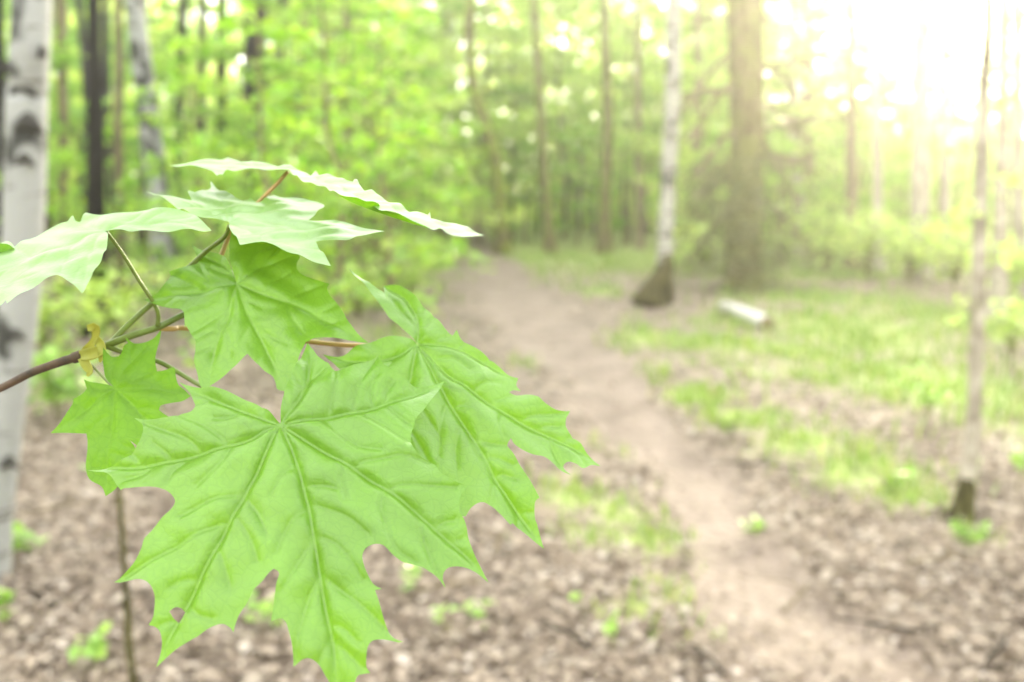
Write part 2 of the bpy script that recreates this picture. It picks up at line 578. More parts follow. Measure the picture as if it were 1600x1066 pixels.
# grass blades
gx_, gy_ = scatter(260000, 2.2, 24, 0.8)
gm = grass_mask(gx_, gy_)
clump = 0.5 + 0.5 * np.sin(gx_ * 7.1 + 1.3 * np.sin(gy_ * 5.2)) * np.sin(gy_ * 6.3 + gx_ * 2)
keep = rng.uniform(0, 1, len(gx_)) < gm * (0.12 + 0.88 * clump ** 1.5) * .65
gx_, gy_ = gx_[keep], gy_[keep]
n = len(gx_)
hgt = rng.uniform(0.04, 0.13, n) * np.clip(0.7 + gy_ / 22, 0.7, 1.5)
wd = rng.uniform(0.004, 0.009, n) * np.clip(gy_ / 5, 0.8, 2.5)
az = rng.uniform(0, 6.283, n)
ln = rng.normal(0, 0.35, (n, 2))
base = np.stack([gx_, gy_, gz(gx_, gy_) - 0.005], -1)
sv = np.stack([np.cos(az), np.sin(az), 0 * az], -1) * wd[:, None]
mid = base + np.stack([ln[:, 0] * hgt * .4, ln[:, 1] * hgt * .4, hgt * .6], -1)
tip = base + np.stack([ln[:, 0] * hgt, ln[:, 1] * hgt, hgt], -1)
v = np.stack([base - sv, base + sv, mid + sv * .7, tip, mid - sv * .7], 1).reshape(-1, 3)
k = np.arange(n)[:, None] * 5
mb = MB()
mb.add(v, np.vstack([np.hstack([k, k + 1, k + 2, k + 4]), np.hstack([k + 4, k + 2, k + 2, k + 3])]))
tag(mb.build("grass", M_grass), "fresh short green grass beside the footpath", "grass", kind='stuff')


# ------------------------------------------------------------------ trees
def trunk_from_px(base_px, tops, widths, extend=3.5, flare=1.35, n=40):
    """photo polyline from the foot upward; returns world points and radii, all at the foot's distance"""
    g = ground(*base_px)
    Yd = g[1]
    pts = [np.array([g[0], Yd, float(gz(g[0], Yd)) - 0.05])]
    for px, py in tops:
        pts.append(at_Y(px, py, Yd))
    pts = np.array(pts)
    d = pts[-1] - pts[-2]
    d = d / max(abs(d[2]), 1e-3)
    pts = np.vstack([pts, pts[-1] + np.array([d[0] * .5, 0.1, 1]) * extend * .5, pts[-1] + np.array([d[0] * .5, 0.2, 1]) * extend])
    w = np.array(list(widths) + [widths[-1] * .8, widths[-1] * .35]) * (Yd / F) / 2
    P = spline(pts, n)
    s = np.linspace(0, len(pts) - 1, n)
    R = np.interp(s, np.arange(len(pts)), w)
    zz = P[:, 2]
    R = R * (1 + (flare - 1) * np.exp(-np.clip(zz, 0, None) / 0.16))
    return P, R


def high_crown(P, n=900, size=0.13, spread=1.5):
    top = P[-1]
    mb = MB()
    c0 = P[P[:, 2] > .68 * top[2]]
    pick = c0[rng.integers(0, len(c0), 26)]
    ang = rng.uniform(0, 6.283, 26)
    cl = pick + np.stack([np.cos(ang), np.sin(ang), rng.uniform(-.1, .5, 26)], -1) * rng.uniform(.3, 1, 26)[:, None] * spread
    who = rng.integers(0, 26, n)
    c = cl[who] + rng.normal(0, 1, (n, 3)) * np.array([.42, .42, .2]) * spread * .6
    mb.leaves(c, rng.uniform(.6, 1.2, n) * size, flat=0.5)
    return mb, pick, cl


def tree(name, label, cat, base_px, tops, widths, mat, crown_mat=None, extend=3.5, flare=1.35, group=None, scars=(), crown=True, wob=0.03, seg=14,
         crown_n=700):
    P, R = trunk_from_px(base_px, tops, widths, extend, flare)
    org = P[0].copy()
    root = empty(name, org)
    tag(root, label, cat, group)
    mb = MB()
    mb.tube(P, R, seg, wob)
    if crown:
        cm, pick, cl = high_crown(P, crown_n, spread=1.1 + 0.02 * org[1])
        for a, b in zip(pick[:14], cl[:14]):
            mb.tube(spline([a, (a + b) / 2 + np.array([0, 0, .12]), b], 6), np.linspace(.035, .008, 6), 5, cap=False)
    tr = mb.build("trunk", mat, root, True, org)
    if crown:
        cm.build("crown", crown_mat or M_fol, root, False, org)
    for (sx, sy, sw, sh) in scars:
        c = at_Y(sx, sy, org[1] - np.interp(at_Y(sx, sy, org[1])[2], P[:, 2], R) * 0.93)
        pxm = org[1] / F
        th = np.linspace(0, 2 * math.pi, 14, endpoint=False)
        ph = np.linspace(0.15, math.pi - 0.15, 7)
        T, Pp = np.meshgrid(th, ph)
        vx = np.cos(T) * np.sin(Pp)
        vy = np.sin(T) * np.sin(Pp)
        vz = np.cos(Pp)
        arch = -np.abs(vx) ** 1.5 * sh * 0.75
        v = np.stack([vx * sw * pxm / 2, vy * 0.018, (vz * sh / 2 + arch) * pxm], -1).reshape(-1, 3) * (1 + rng.normal(0, .05, (98, 1))) + c
        ii, jj = np.meshgrid(np.arange(6), np.arange(14), indexing='ij')
        j2 = (jj + 1) % 14
        sm = MB()
        sm.add(v, np.stack([ii * 14 + jj, (ii + 1) * 14 + jj, (ii + 1) * 14 + j2, ii * 14 + j2], -1).reshape(-1, 4))
        s = sm.build("branch_scar", M_scar, tr, True, org)
    return root, P, R, tr


tree("birch_tree", "white birch trunk with black arched scars at the left edge", "birch", (-22, 905),
     [(-8, 790), (10, 640), (28, 500), (36, 360), (40, 250), (42, 140), (50, 0)], [60, 56, 56, 58, 60, 62, 60, 56], M_birch, extend=6, flare=1.15,
     scars=[(35, 134, 44, 20), (43, 188, 48, 26), (38, 246, 30, 16), (12, 104, 20, 20), (66, 78, 14, 16), (14, 720, 30, 18), (24, 520, 30, 14), (58, 395, 18, 16)], wob=0.015, seg=28)
tree("birch_tree", "black and white mottled leaning birch behind the upper white leaf", "birch", (260, 470),
     [(254, 400), (246, 300), (234, 200), (220, 90), (208, -20)], [36, 34, 34, 32, 30, 28], M_birch_dark)
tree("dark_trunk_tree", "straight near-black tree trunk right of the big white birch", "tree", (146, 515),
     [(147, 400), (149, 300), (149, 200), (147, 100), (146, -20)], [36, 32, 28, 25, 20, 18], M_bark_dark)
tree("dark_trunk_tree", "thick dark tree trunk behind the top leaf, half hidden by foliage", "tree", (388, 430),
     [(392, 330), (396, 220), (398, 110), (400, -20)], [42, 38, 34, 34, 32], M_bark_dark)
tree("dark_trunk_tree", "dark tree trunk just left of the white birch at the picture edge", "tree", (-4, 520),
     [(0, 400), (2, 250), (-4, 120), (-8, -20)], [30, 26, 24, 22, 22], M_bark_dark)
tree("dark_trunk_tree", "thin dark tree trunk above the right wing of the top leaf", "tree", (543, 420),
     [(545, 300), (547, 200), (546, 100), (540, -20)], [20, 17, 15, 14, 12], M_bark_brown)
tree("dark_trunk_tree", "slender brown tree trunk among foliage right of the thick dark trunk", "tree", (462, 430),
     [(466, 330), (472, 200), (476, 100), (478, -20)], [20, 17, 15, 14, 12], M_bark_brown)
tree("dark_trunk_tree", "dim thin trunk between the near-black trunk and the mottled birch", "tree", (190, 455),
     [(188, 330), (184, 200), (186, 100), (184, -20)], [18, 16, 14, 13, 12], M_bark_brown)
tree("dark_trunk_tree", "dim slender trunk close to the right side of the white birch", "tree", (96, 470),
     [(98, 330), (99, 200), (96, 100), (94, -20)], [20, 17, 15, 14, 12], M_bark_brown)
tree("curved_trunk_tree", "mossy tree with a curved thin trunk where the path bends", "tree", (786, 394),
     [(783, 340), (777, 280), (768, 225), (752, 180), (739, 130), (733, 60), (735, -20)], [24, 20, 18, 17, 17, 16, 15, 14], M_bark_moss, flare=1.6)
tree("slim_trunk_tree", "slim tree with reddish upper trunk right of the curved mossy tree", "tree", (860, 400),
     [(857, 350), (852, 280), (846, 190), (840, 90), (833, -20)], [22, 16, 12, 12, 11, 10], M_bark_olive, flare=1.4)
tree("slim_trunk_tree", "greyish tree with dark foot between slim tree and pale birch", "tree", (945, 396),
     [(945, 330), (948, 260), (950, 190), (947, 100), (944, -20)], [26, 19, 15, 14, 13, 12], M_bark_olive, flare=1.4)
_, Pb, Rb, trb = tree("birch_tree", "pale birch with a flared dark mossy foot beside the path", "birch", (1022, 474),
                      [(1037, 420), (1041, 340), (1046, 250), (1051, 150), (1052, 60), (1053, -20)], [25, 25, 24, 24, 25, 24, 23], M_birch_thin, flare=1.0)
# mossy flared foot of that birch
mb = MB()
g = ground(1022, 474); pxm = g[1] / F
foot = [Pb[0] + np.array([0.02, 0, 0]), at_Y(1033, 446, g[1]), at_Y(1038, 420, g[1]), at_Y(1040, 395, g[1])]
mb.tube(spline(foot, 12), np.interp(np.linspace(0, 3, 12), [0, 1, 2, 3], np.array([38, 32, 28, 25]) * pxm / 2), 14, 0.05)
for ax, ay, ra in ((990, 474, .07), (1008, 476, .09), (1046, 474, .06)):
    e = ground(ax, ay)
    mb.tube(spline([at_Y(1036, 425, g[1]), at_Y((1034 + ax) / 2 + 2, 448, g[1]) + np.array([0, -.06, 0]), np.array([e[0], e[1] - .05, 0.0])], 10), np.linspace(.115, ra, 10), 12, 0.04)
mb.build("mossy_foot", M_bark_foot, bpy.data.objects[trb.parent.name], True, Pb[0])

_, Ps, Rs, trs = tree("spruce_tree", "broad brown spruce trunk with dead drooping branches right of the pale birch", "spruce", (1160, 452),
                      [(1161, 380), (1165, 300), (1168, 200), (1166, 100), (1164, -20)], [60, 54, 50, 52, 54, 54], M_bark_olive, crown=False, extend=4.5, seg=18)
Yd = Ps[0][1]
nd = MB()
for bi, (y0, x1, y1) in enumerate([(60, 1065, 175), (110, 1075, 215), (150, 1060, 150), (40, 1085, 30), (20, 1270, 75), (90, 1250, 150), (150, 1260, 215), (190, 1240, 300),
                      (190, 1090, 270), (240, 1075, 310), (250, 1080, 330), (250, 1260, 255), (300, 1250, 365), (310, 1085, 395), (-10, 1300, 30), (120, 1300, 90), (215, 1330, 180)]):
    a = at_Y(1166, y0, Yd)
    e = at_Y(x1, y1, Yd + rng.uniform(-1.2, .8))
    mid = (a + e) / 2 + np.array([0, 0, .10])
    c = spline([a, mid, e], 12)
    bm_ = MB()
    bm_.tube(c, np.linspace(.045, .015, 12), 6, 0.05)
    for t in range(3, 12):
        for s in (-1, 1):
            dv = c[t] - c[t - 1]
            sd_ = np.cross(dv, [0, 0, 1]); sd_ /= np.linalg.norm(sd_) + 1e-9
            tipp = c[t] + sd_ * s * rng.uniform(.1, .3) + dv * 1.5 + np.array([0, 0, rng.uniform(-.22, -.02)])
            bm_.tube(spline([c[t], (c[t] + tipp) / 2 + [0, 0, .01], tipp], 4), [.013, .011, .009, .006], 4, cap=False)
            if y0 > 180 or rng.uniform() < .25:
                k_ = 14
                cc = c[t] + (tipp - c[t]) * rng.uniform(.2, 1.1, (k_, 1)) + rng.normal(0, .02, (k_, 3))
                nd.leaves(cc, rng.uniform(.05, .1, k_), flat=.7, ratio=.3)
    bm_.build("branch", M_bark_brown, trs.parent, True, Ps[0])
# needle skirt low on the spruce
for _ in range(150):
    py = 462 - 220 * rng.beta(1.0, 1.4)
    px = 1160 + rng.normal(0, 14 + (py - 240) * .24)
    c = at_Y(px, py, Yd + rng.uniform(-1.0, .8))
    cc = c + rng.normal(0, 1, (24, 3)) * [.24, .2, .04] - np.array([0, 0, .05])
    nd.leaves(cc, rng.uniform(.07, .15, 24), flat=.6, ratio=.32)
nd.build("crown", M_needle, trs.parent, False, Ps[0])

_, Pk, Rk, trk = tree("young_birch_tree", "thin young birch at the right with a dark peeled foot", "birch", (1503, 808),
                      [(1512, 752), (1522, 650), (1527, 520), (1530, 400), (1534, 250), (1540, 100), (1546, -20)], [30, 24, 22, 23, 22, 20, 17, 15], M_bark_pale, extend=6, flare=1.25, crown_n=260)
g = ground(1503, 808); pxm = g[1] / F
mb = MB()
mb.tube(spline([at_Y(1502, 810, g[1] - .012), at_Y(1508, 780, g[1] - .012), at_Y(1513, 748, g[1] - .008)], 8), np.array([46, 40, 36, 34, 31, 28, 25, 22.6]) * pxm / 2, 14, 0.05)
lv = MB()
for (y0, dx, dy) in ((120, -60, -40), (180, 55, -30), (230, -70, 10), (290, 60, 0), (330, -55, 20), (400, 50, 10), (60, 60, -30), (20, -60, -40), (470, -45, 25)):
    x0 = np.interp(y0, [0, 250, 400, 520], [1546, 1534, 1530, 1527])
    a = at_Y(x0, y0, g[1]); e = at_Y(x0 + dx, y0 + dy, g[1] + rng.uniform(-.25, .25))
    c = spline([a, (a + e) / 2 + np.array([0, 0, .02]), e], 8)
    tw_ = MB(); tw_.tube(c, np.linspace(.005, .0015, 8), 5)
    tw_.build("branch", M_bark_pale, trk.parent, True, Pk[0])
    lv.leaves(c[rng.integers(3, 8, 16)] + rng.normal(0, 1, (16, 3)) * [.035, .035, .025], rng.uniform(.03, .055, 16), flat=.6, ratio=.8)
lv.build("foliage", M_fol_pale, trk.parent, False, Pk[0])
mb.build("dark_foot", M_bark_foot, trk.parent, True, Pk[0])

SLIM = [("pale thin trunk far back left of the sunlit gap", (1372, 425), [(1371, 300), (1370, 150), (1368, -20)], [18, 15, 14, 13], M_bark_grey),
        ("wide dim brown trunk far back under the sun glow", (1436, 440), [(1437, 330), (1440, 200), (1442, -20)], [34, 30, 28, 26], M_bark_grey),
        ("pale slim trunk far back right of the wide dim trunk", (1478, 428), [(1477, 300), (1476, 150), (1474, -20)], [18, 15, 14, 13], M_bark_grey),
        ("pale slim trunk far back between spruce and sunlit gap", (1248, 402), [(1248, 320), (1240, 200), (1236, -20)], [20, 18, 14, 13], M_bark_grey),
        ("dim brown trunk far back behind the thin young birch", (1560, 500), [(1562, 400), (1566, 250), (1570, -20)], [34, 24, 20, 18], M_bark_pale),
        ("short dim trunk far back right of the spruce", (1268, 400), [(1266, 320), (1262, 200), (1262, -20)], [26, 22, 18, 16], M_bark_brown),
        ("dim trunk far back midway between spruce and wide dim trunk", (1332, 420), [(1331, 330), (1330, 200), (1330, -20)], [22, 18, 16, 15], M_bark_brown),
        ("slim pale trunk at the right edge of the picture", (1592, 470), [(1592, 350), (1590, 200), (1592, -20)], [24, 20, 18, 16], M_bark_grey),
        ("thin brown trunk far back left of the curved mossy tree", (690, 372), [(690, 300), (694, 200), (696, -20)], [13, 11, 10, 9], M_bark_brown),
        ("thin brown trunk far back left of the pale birch", (1000, 392), [(999, 300), (997, 200), (996, -20)], [13, 12, 10, 9], M_bark_brown),
        ("thin brown trunk far back right of the pale birch", (1095, 400), [(1093, 300), (1090, 200), (1090, -20)], [15, 13, 11, 10], M_bark_brown),
        ("thin dim trunk far back above the path's end", (640, 368), [(640, 300), (642, 200), (640, -20)], [12, 11, 10, 9], M_bark_brown),
        ("thin dim trunk far back right of the mottled birch", (310, 395), [(310, 300), (314, 200), (316, -20)], [16, 14, 12, 11], M_bark_dark),
        ("thin grey trunk far back just left of the mottled birch", (222, 400), [(220, 300), (222, 200), (224, -20)], [14, 12, 11, 10], M_bark_dark)]
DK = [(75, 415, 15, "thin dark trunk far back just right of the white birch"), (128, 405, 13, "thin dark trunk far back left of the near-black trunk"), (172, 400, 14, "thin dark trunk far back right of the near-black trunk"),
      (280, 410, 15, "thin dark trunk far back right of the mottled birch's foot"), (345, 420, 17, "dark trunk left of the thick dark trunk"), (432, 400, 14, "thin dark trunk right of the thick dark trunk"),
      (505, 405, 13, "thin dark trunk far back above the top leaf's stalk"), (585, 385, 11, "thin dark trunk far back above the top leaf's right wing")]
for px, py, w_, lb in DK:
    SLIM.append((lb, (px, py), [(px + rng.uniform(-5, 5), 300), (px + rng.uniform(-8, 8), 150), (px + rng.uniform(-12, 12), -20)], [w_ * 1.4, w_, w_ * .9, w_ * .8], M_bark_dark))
for lb, b, tp, wd_, mt in SLIM:
    tree("slim_trunk_tree", lb, "tree", b, tp, wd_, mt, extend=3.0, crown_n=420)


# ------------------------------------------------------------------ leafy saplings (prototypes, then copies)
def sapling_meshes(seed, H, spread, nlimb, per, size, mat, low=0.12):
    global rng
    keep_rng = rng
    rng = np.random.default_rng(seed)
    tk, lv = MB(), MB()
    wig = np.cumsum(rng.normal(0, .05, (10, 2)), axis=0) * H / 5
    P = np.hstack([wig, np.linspace(0, H, 10)[:, None]])
    P[:, :2] -= P[0, :2]
    P = spline(P, 20)
    tk.tube(P, np.linspace(.018 + .006 * H, .006, 20), 7, .04)
    az = rng.uniform(0, 6.28)
    for i in range(nlimb):
        t = low + (1 - low) * (i + rng.uniform(0, .8)) / nlimb
        b = P[min(int(t * 19), 19)]
        az += 2.4 + rng.normal(0, .4)
        L = spread * (1.05 - .75 * t) * rng.uniform(.6, 1.15)
        e = b + np.array([math.cos(az) * L, math.sin(az) * L, L * rng.uniform(.05, .5)])
        m = (b + e) / 2 + np.array([0, 0, .12 * L])
        c = spline([b, m, e], 8)
        tk.tube(c, np.linspace(.011, .003, 8), 4, cap=False)
        for j in range(3, 8):
            s_ = L * rng.uniform(.18, .4)
            a2 = az + rng.choice([-1, 1]) * rng.uniform(.5, 1.2)
            e2 = c[j] + np.array([math.cos(a2) * s_, math.sin(a2) * s_, rng.normal(0, .06)])
            tk.tube(np.array([c[j], e2]), [.004, .002], 3, cap=False)
            k = max(2, int(per * rng.uniform(.5, 1.5)))
            u = rng.uniform(.1, 1.1, (k, 1))
            cc = c[j] + (e2 - c[j]) * u + rng.normal(0, 1, (k, 3)) * [.09, .09, .05]
            lv.leaves(cc, rng.uniform(.6, 1.25, k) * size, flat=.55)
    rng = keep_rng
    return tk, lv


protos = []
for s, (H, sp, nl, per, size, mat) in enumerate([(5.2, 1.8, 24, 14, .15, M_fol), (4.0, 1.4, 20, 13, .14, M_fol), (7.5, 2.3, 34, 16, .17, M_fol),
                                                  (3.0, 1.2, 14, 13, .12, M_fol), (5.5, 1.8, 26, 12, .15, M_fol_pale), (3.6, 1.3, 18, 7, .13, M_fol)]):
    tk, lv = sapling_meshes(100 + s, H, sp, nl, per, size, mat)
    r = empty("sapling", (0, -40, 0))
    a = tk.build("trunk", M_bark_brown, r, True)
    b = lv.build("crown", mat, r)
    protos.append([r, a, b, False])

ZONES = [(-400, 60, "by the white birch at the left edge"), (60, 230, "around the near-black trunk left"), (230, 360, "around the mottled leaning birch"),
         (360, 520, "around the thick dark trunk"), (520, 700, "left of the path's far end"), (700, 900, "around the curved mossy tree"),
         (900, 1110, "around the pale birch"), (1110, 1300, "around the spruce"), (1300, 2100, "in the hazy sunlit wood at right")]
PN = ["tall bright green sapling", "medium bright green sapling", "very tall loose green sapling", "low bushy green sapling", "pale green leafy sapling", "sparse large-leaved sapling"]


def place_sapling(k, X_, Y_, sc_=1.0, rz=0.0):
    r, a, b, used = protos[k]
    if used:
        r2, a2, b2 = r.copy(), a.copy(), b.copy()
        for o in (r2, a2, b2): COL.objects.link(o)
        a2.parent = r2; b2.parent = r2
        r = r2
    protos[k][3] = True
    r.location = (X_, Y_, float(gz(X_, Y_)) - .03)
    r.rotation_euler = (0, 0, rz)
    r.scale = (sc_, sc_, sc_)
    px = W_ / 2 + F * X_ / Y_
    for lo, hi, zn in ZONES:
        if lo <= px < hi:
            near = "" if Y_ > 20 else "nearer "
            tag(r, near + PN[k] + " " + zn, "sapling", "leafy saplings " + zn + (", nearer" if near else ""))


SAP = []
# (px, distance, proto, scale)
for px, d, k, s in [(485, 13.5, 1, .9), (60, 13.5, 1, .8), (300, 15, 1, .9), (180, 16, 3, 1.0), (430, 23, 4, 1.1), (530, 14.5, 0, 1.1), (470, 19, 2, 1),
                    (590, 16.5, 4, 1.0), (620, 19, 0, 1), 
                    (560, 21, 4, 1.1), (500, 25, 2, 1.1), (660, 25, 4, 1.0), (240, 25, 0, 1.2), (140, 28, 2, 1.3), (580, 28, 0, 1.3),
                    (640, 31, 2, 1.2), (20, 29, 0, 1.3), (300, 30, 2, 1.3), (460, 31, 0, 1.3), (700, 30, 2, 1.3), (-40, 21, 0, 1.2), (-120, 13, 2, 1),
                    (800, 32, 4, 1.6), (750, 30, 4, 1.7), (880, 31, 4, 1.6), (930, 34, 2, 1.3), (840, 35, 4, 1.9), (980, 30, 4, 1.5), (1010, 34, 2, 1.4), (905, 38, 2, 1.6),
                    (770, 38, 4, 2.0), (700, 37, 4, 2.0), (970, 40, 4, 2.0), (640, 38, 4, 2.0), (1120, 38, 2, 1.5), (680, 28, 4, 1.4), (720, 33, 4, 1.7), (610, 24, 4, 1.3), (690, 22, 3, .8),
                    (1075, 26, 4, 1.3), (1100, 30, 2, 1.3), (1050, 37, 4, 1.9), (970, 27, 3, 1.0), (820, 29, 3, 1.0), (900, 27.5, 3, 1.1), (1150, 26, 2, 1.0), (1190, 34, 4, 1.6),
                    (1230, 24, 3, 1.1), (1260, 32, 1, 1.2), (1310, 27, 3, 1.2), (1340, 38, 0, 1.1), (1420, 33, 3, 1.2), (1500, 29, 3, 1.1), (1570, 24, 3, 1.1),
                    (1620, 31, 1, 1.1), (1680, 18, 3, 1.1), (1110, 20, 3, .9), (1210, 19, 3, .8), (1385, 22, 3, .8), (1540, 18, 3, .7), (1320, 21, 0, .8), (1460, 24, 0, .9),
                    (480, 17.5, 3, .9), (400, 15, 3, .9), (560, 12.5, 3, .75), (610, 13, 3, .7), (650, 15, 3, .7), (240, 11.5, 3, .6), (70, 10.5, 3, .7), (330, 10, 3, .6),
                    (440, 7.5, 5, .8), (530, 9, 5, 1.0), (1230, 28, 2, 1.1), (1300, 31, 2, 1.2), (1360, 29, 0, 1.1), (335, 11, 5, .8), (1210, 22, 4, .9), (1290, 23, 4, .8), (70, 27, 2, 1.2), (190, 26, 0, 1.3), (120, 31, 2, 1.3), (1400, 26, 4, 1.0), (1480, 21, 4, .8), (1570, 27, 4, 1.0), (1090, 21, 4, .8), (1340, 29, 4, 1.3), (1440, 30, 4, 1.3), (620, 11, 5, 1.0)]:
    place_sapling(k, (px - 800) / F * d * 1.01, d, s, rng.uniform(0, 6.28))


# low shrubs with big pale leaves left of the path, and other low plants
def low_plant(name, label, cat, px, py, h, wpx, nleaf, size, mat, group=None):
    g = ground(px, py)
    w = wpx * g[1] / F / 2
    org = np.array([g[0], g[1], float(gz(g[0], g[1]))])
    r = empty(name, org)
    tag(r, label, cat, group)
    st, lv = MB(), MB()
    ns = max(3, nleaf // 9)
    for s in range(ns):
        a = rng.uniform(0, 6.283); l_ = w * rng.uniform(.2, 1)
        e = np.array([math.cos(a) * l_, math.sin(a) * l_, h * rng.uniform(.45, 1)])
        c = spline([np.zeros(3), np.array([e[0] * .3, e[1] * .3, e[2] * .6]), e], 7)
        st.tube(c, np.linspace(.006, .002, 7) * max(.5, h), 4, cap=False)
        k = max(2, nleaf // ns)
        cc = c[rng.integers(3, 7, k)] + rng.normal(0, 1, (k, 3)) * [w * .22, w * .22, h * .08]
        lv.leaves(cc, rng.uniform(.6, 1.2, k) * size, flat=.4, ratio=.75)
    st.build("stem", M_bark_moss, r, True)
    lv.build("foliage", mat, r)
    return r


for px, py, h, w, nl, sz, lab in [
    (1290, 428, 1.3, 170, 170, .13, "pale shrub in the haze right of the white log, far back"),
    (1355, 436, 1.2, 160, 170, .13, "pale shrub in the haze under the pale thin far trunk"),
    (1420, 446, 1.0, 150, 170, .13, "pale shrub in the haze left of the wide dim trunk"),
    (1490, 455, 1.1, 160, 170, .13, "pale shrub in the haze right of the wide dim trunk"),
    (1570, 478, 1.0, 160, 170, .13, "pale shrub in the haze at the right edge of the picture"),
    (1225, 418, 1.3, 150, 170, .13, "pale shrub in the haze just right of the spruce"),
    (1100, 425, 0.9, 120, 170, .13, "pale shrub between the pale birch and the spruce"),
    (560, 500, .75, 130, 130, .10, "pale leafed shrub behind the right blurred leaf tip"),
    (640, 470, .55, 110, 100, .10, "pale leafed shrub at the left edge of the path"),
    (500, 480, 1.0, 130, 150, .11, "pale leafed shrub just right of the middle leaf"),
    (600, 430, .9, 120, 130, .12, "pale leafed shrub under the tip of the top leaf"),
    (520, 420, 1.1, 140, 150, .12, "pale leafed shrub behind the upper white leaf's right tip"),
    (680, 420, .6, 80, 90, .11, "small pale shrub where the path narrows"),
    (420, 470, 1.1, 150, 150, .11, "leafy shrub behind the middle leaf"),
    (300, 520, .9, 150, 120, .11, "leafy shrub behind the twig's green stems"),
    (190, 560, .8, 160, 120, .11, "leafy shrub below the yellow bud scales"),
    (90, 650, .55, 150, 90, .10, "bright leafy plant beside the foot of the near-black trunk"),
    (70, 560, .8, 140, 110, .11, "bright leafy shrub between white birch and near-black trunk"),
    (20, 870, .16, 120, 14, .10, "flat green plant at the foot of the white birch"),
    (12, 985, .18, 50, 14, .07, "dark green sprout at the lower left picture edge"),
    (150, 1040, .20, 110, 22, .07, "pale sprout left of the mossy sapling stem"),
    (225, 660, .4, 90, 40, .08, "faint green plant behind the front leaf's left lobe"),
    (635, 935, .14, 46, 9, .075, "upright green sprout in the dead leaves under the right lobe"),
    (752, 975, .12, 50, 9, .06, "small three-leaved green seedling on the dead leaves"),
    (958, 1020, .16, 36, 10, .05, "small narrow green seedling at the lower middle edge"),
    (900, 950, .08, 26, 5, .05, "tiny yellow-green sprout left of the trodden path"),
    (430, 1000, .16, 120, 26, .06, "faint sprouts under the front leaf's lower left lobe"),
    (1514, 852, .11, 60, 40, .05, "bright green tuft at the foot of the young birch"),
    (1450, 660, .35, 110, 50, .07, "faint leafy plant left of the thin young birch"),
    (1580, 560, .6, 110, 90, .08, "faint leafy plant right of the thin young birch"),
    (1395, 760, .12, 60, 22, .06, "bright low plant at the end of the grass strip"),
    (1590, 780, .2, 60, 20, .06, "yellowish plant at the right picture edge"),
    (1180, 800, .08, 70, 18, .05, "low green sprouts right of the path"),
    (700, 1010, .12, 60, 8, .05, "faint grey-green sprout right of the leaf's lowest tip"),
]:
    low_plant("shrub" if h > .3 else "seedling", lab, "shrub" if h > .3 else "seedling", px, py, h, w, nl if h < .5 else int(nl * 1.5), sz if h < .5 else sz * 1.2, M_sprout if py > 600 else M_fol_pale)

# mossy sapling stem rising behind the front leaves, lower left
g = at_Y(212, 1066, 2.25)
g0 = np.array([g[0] + .008, 2.25, float(gz(g[0], 2.25)) - .02])
root = empty("bare_sapling", g0)
tag(root, "thin mossy sapling stem rising behind the front leaf's left lobe", "sapling")
mb = MB()
pts = [g0, at_Y(207, 1066, 2.25), at_Y(199, 960, 2.25), at_Y(193, 860, 2.25), at_Y(186, 770, 2.25), at_Y(184, 700, 2.25), at_Y(178, 600, 2.25), at_Y(172, 560, 2.25)]
mb.tube(spline(pts, 30), np.linspace(.0095, .005, 30), 9, .08)
mb.build("trunk", M_bark_foot, root, True, g0)
lv = MB()
for p_ in (pts[-1], pts[-2], pts[-3]):
    lv.leaves(p_ + rng.normal(0, 1, (5, 3)) * [.03, .03, .015], rng.uniform(.03, .05, 5), flat=.4, ratio=.8)
lv.build("crown", M_sprout, root, False, g0)

# fallen birch log
A, B = ground(1130, 486), ground(1198, 516)
A = A + [0, 0, .065]; B = B + [0, 0, .07]
ctr = np.array([(A[0] + B[0]) / 2, (A[1] + B[1]) / 2, 0])
lg = empty("birch_log", ctr)
tag(lg, "short white birch log lying in the grass right of the path", "log")
mb = MB(); mb.tube(spline([A, (A + B) / 2 + [0, 0, .012], B], 14), np.linspace(.062, .08, 14), 18, .07)
mb.build("bark", M_birch_log, lg, True, ctr)
mb = MB(); dv = (B - A) / np.linalg.norm(B - A)
mb.tube(np.array([B - dv * .02, B + dv * .006, B + dv * .012]), [.082, .078, .055], 18, .03)
mb.build("cut_end", M_cut, lg, True, ctr)
mb = MB(); c = A + (B - A) * .55
mb.tube(spline([c, c + np.array([.02, -.05, .06]), c + np.array([.03, -.08, .12])], 6), [.022, .02, .018, .016, .014, .012], 8)
mb.build("branch_stub", M_birch, lg, True, ctr)

# the far wood: one mass of foliage closing the view
n = 150000
az = rng.uniform(-0.75, 0.75, n)
d = rng.uniform(40, 66, n)
hz = 11.5 * rng.beta(1.1, 1.6, n)
nclump = 700
cx_, cd_, ch_ = rng.uniform(-.75, .75, nclump), rng.uniform(38, 64, nclump), 11 * rng.beta(1.0, 1.4, nclump)
who = rng.integers(0, nclump, n)
az = cx_[who] + rng.normal(0, .022, n); d = cd_[who] + rng.normal(0, 1.0, n); hz = np.abs(1.25 * ch_[who] + rng.normal(0, .75, n))
lowb = rng.uniform(0, 1, n) < .14
hz = np.where(lowb, rng.uniform(.2, 4.2, n), hz); az = np.where(lowb, rng.uniform(-.75, .75, n), az)
sun_gap = np.exp(-((az - SUN_AZ) / np.where(az < SUN_AZ, .09, .18)) ** 2) * np.clip((hz - 2.2) / 2.5, 0, 1)
path_gap = np.exp(-((az + .085) / .06) ** 2) * .6 * np.clip((hz - 1.5) / 2, 0, 1)
keep = rng.uniform(0, 1, n) > np.maximum(sun_gap * .74, path_gap)
az, d, hz = az[keep], d[keep], hz[keep]
mb = MB()
mb.leaves(np.stack([np.sin(az) * d, np.cos(az) * d, hz], -1), rng.uniform(.28, .55, len(az)), flat=.7)
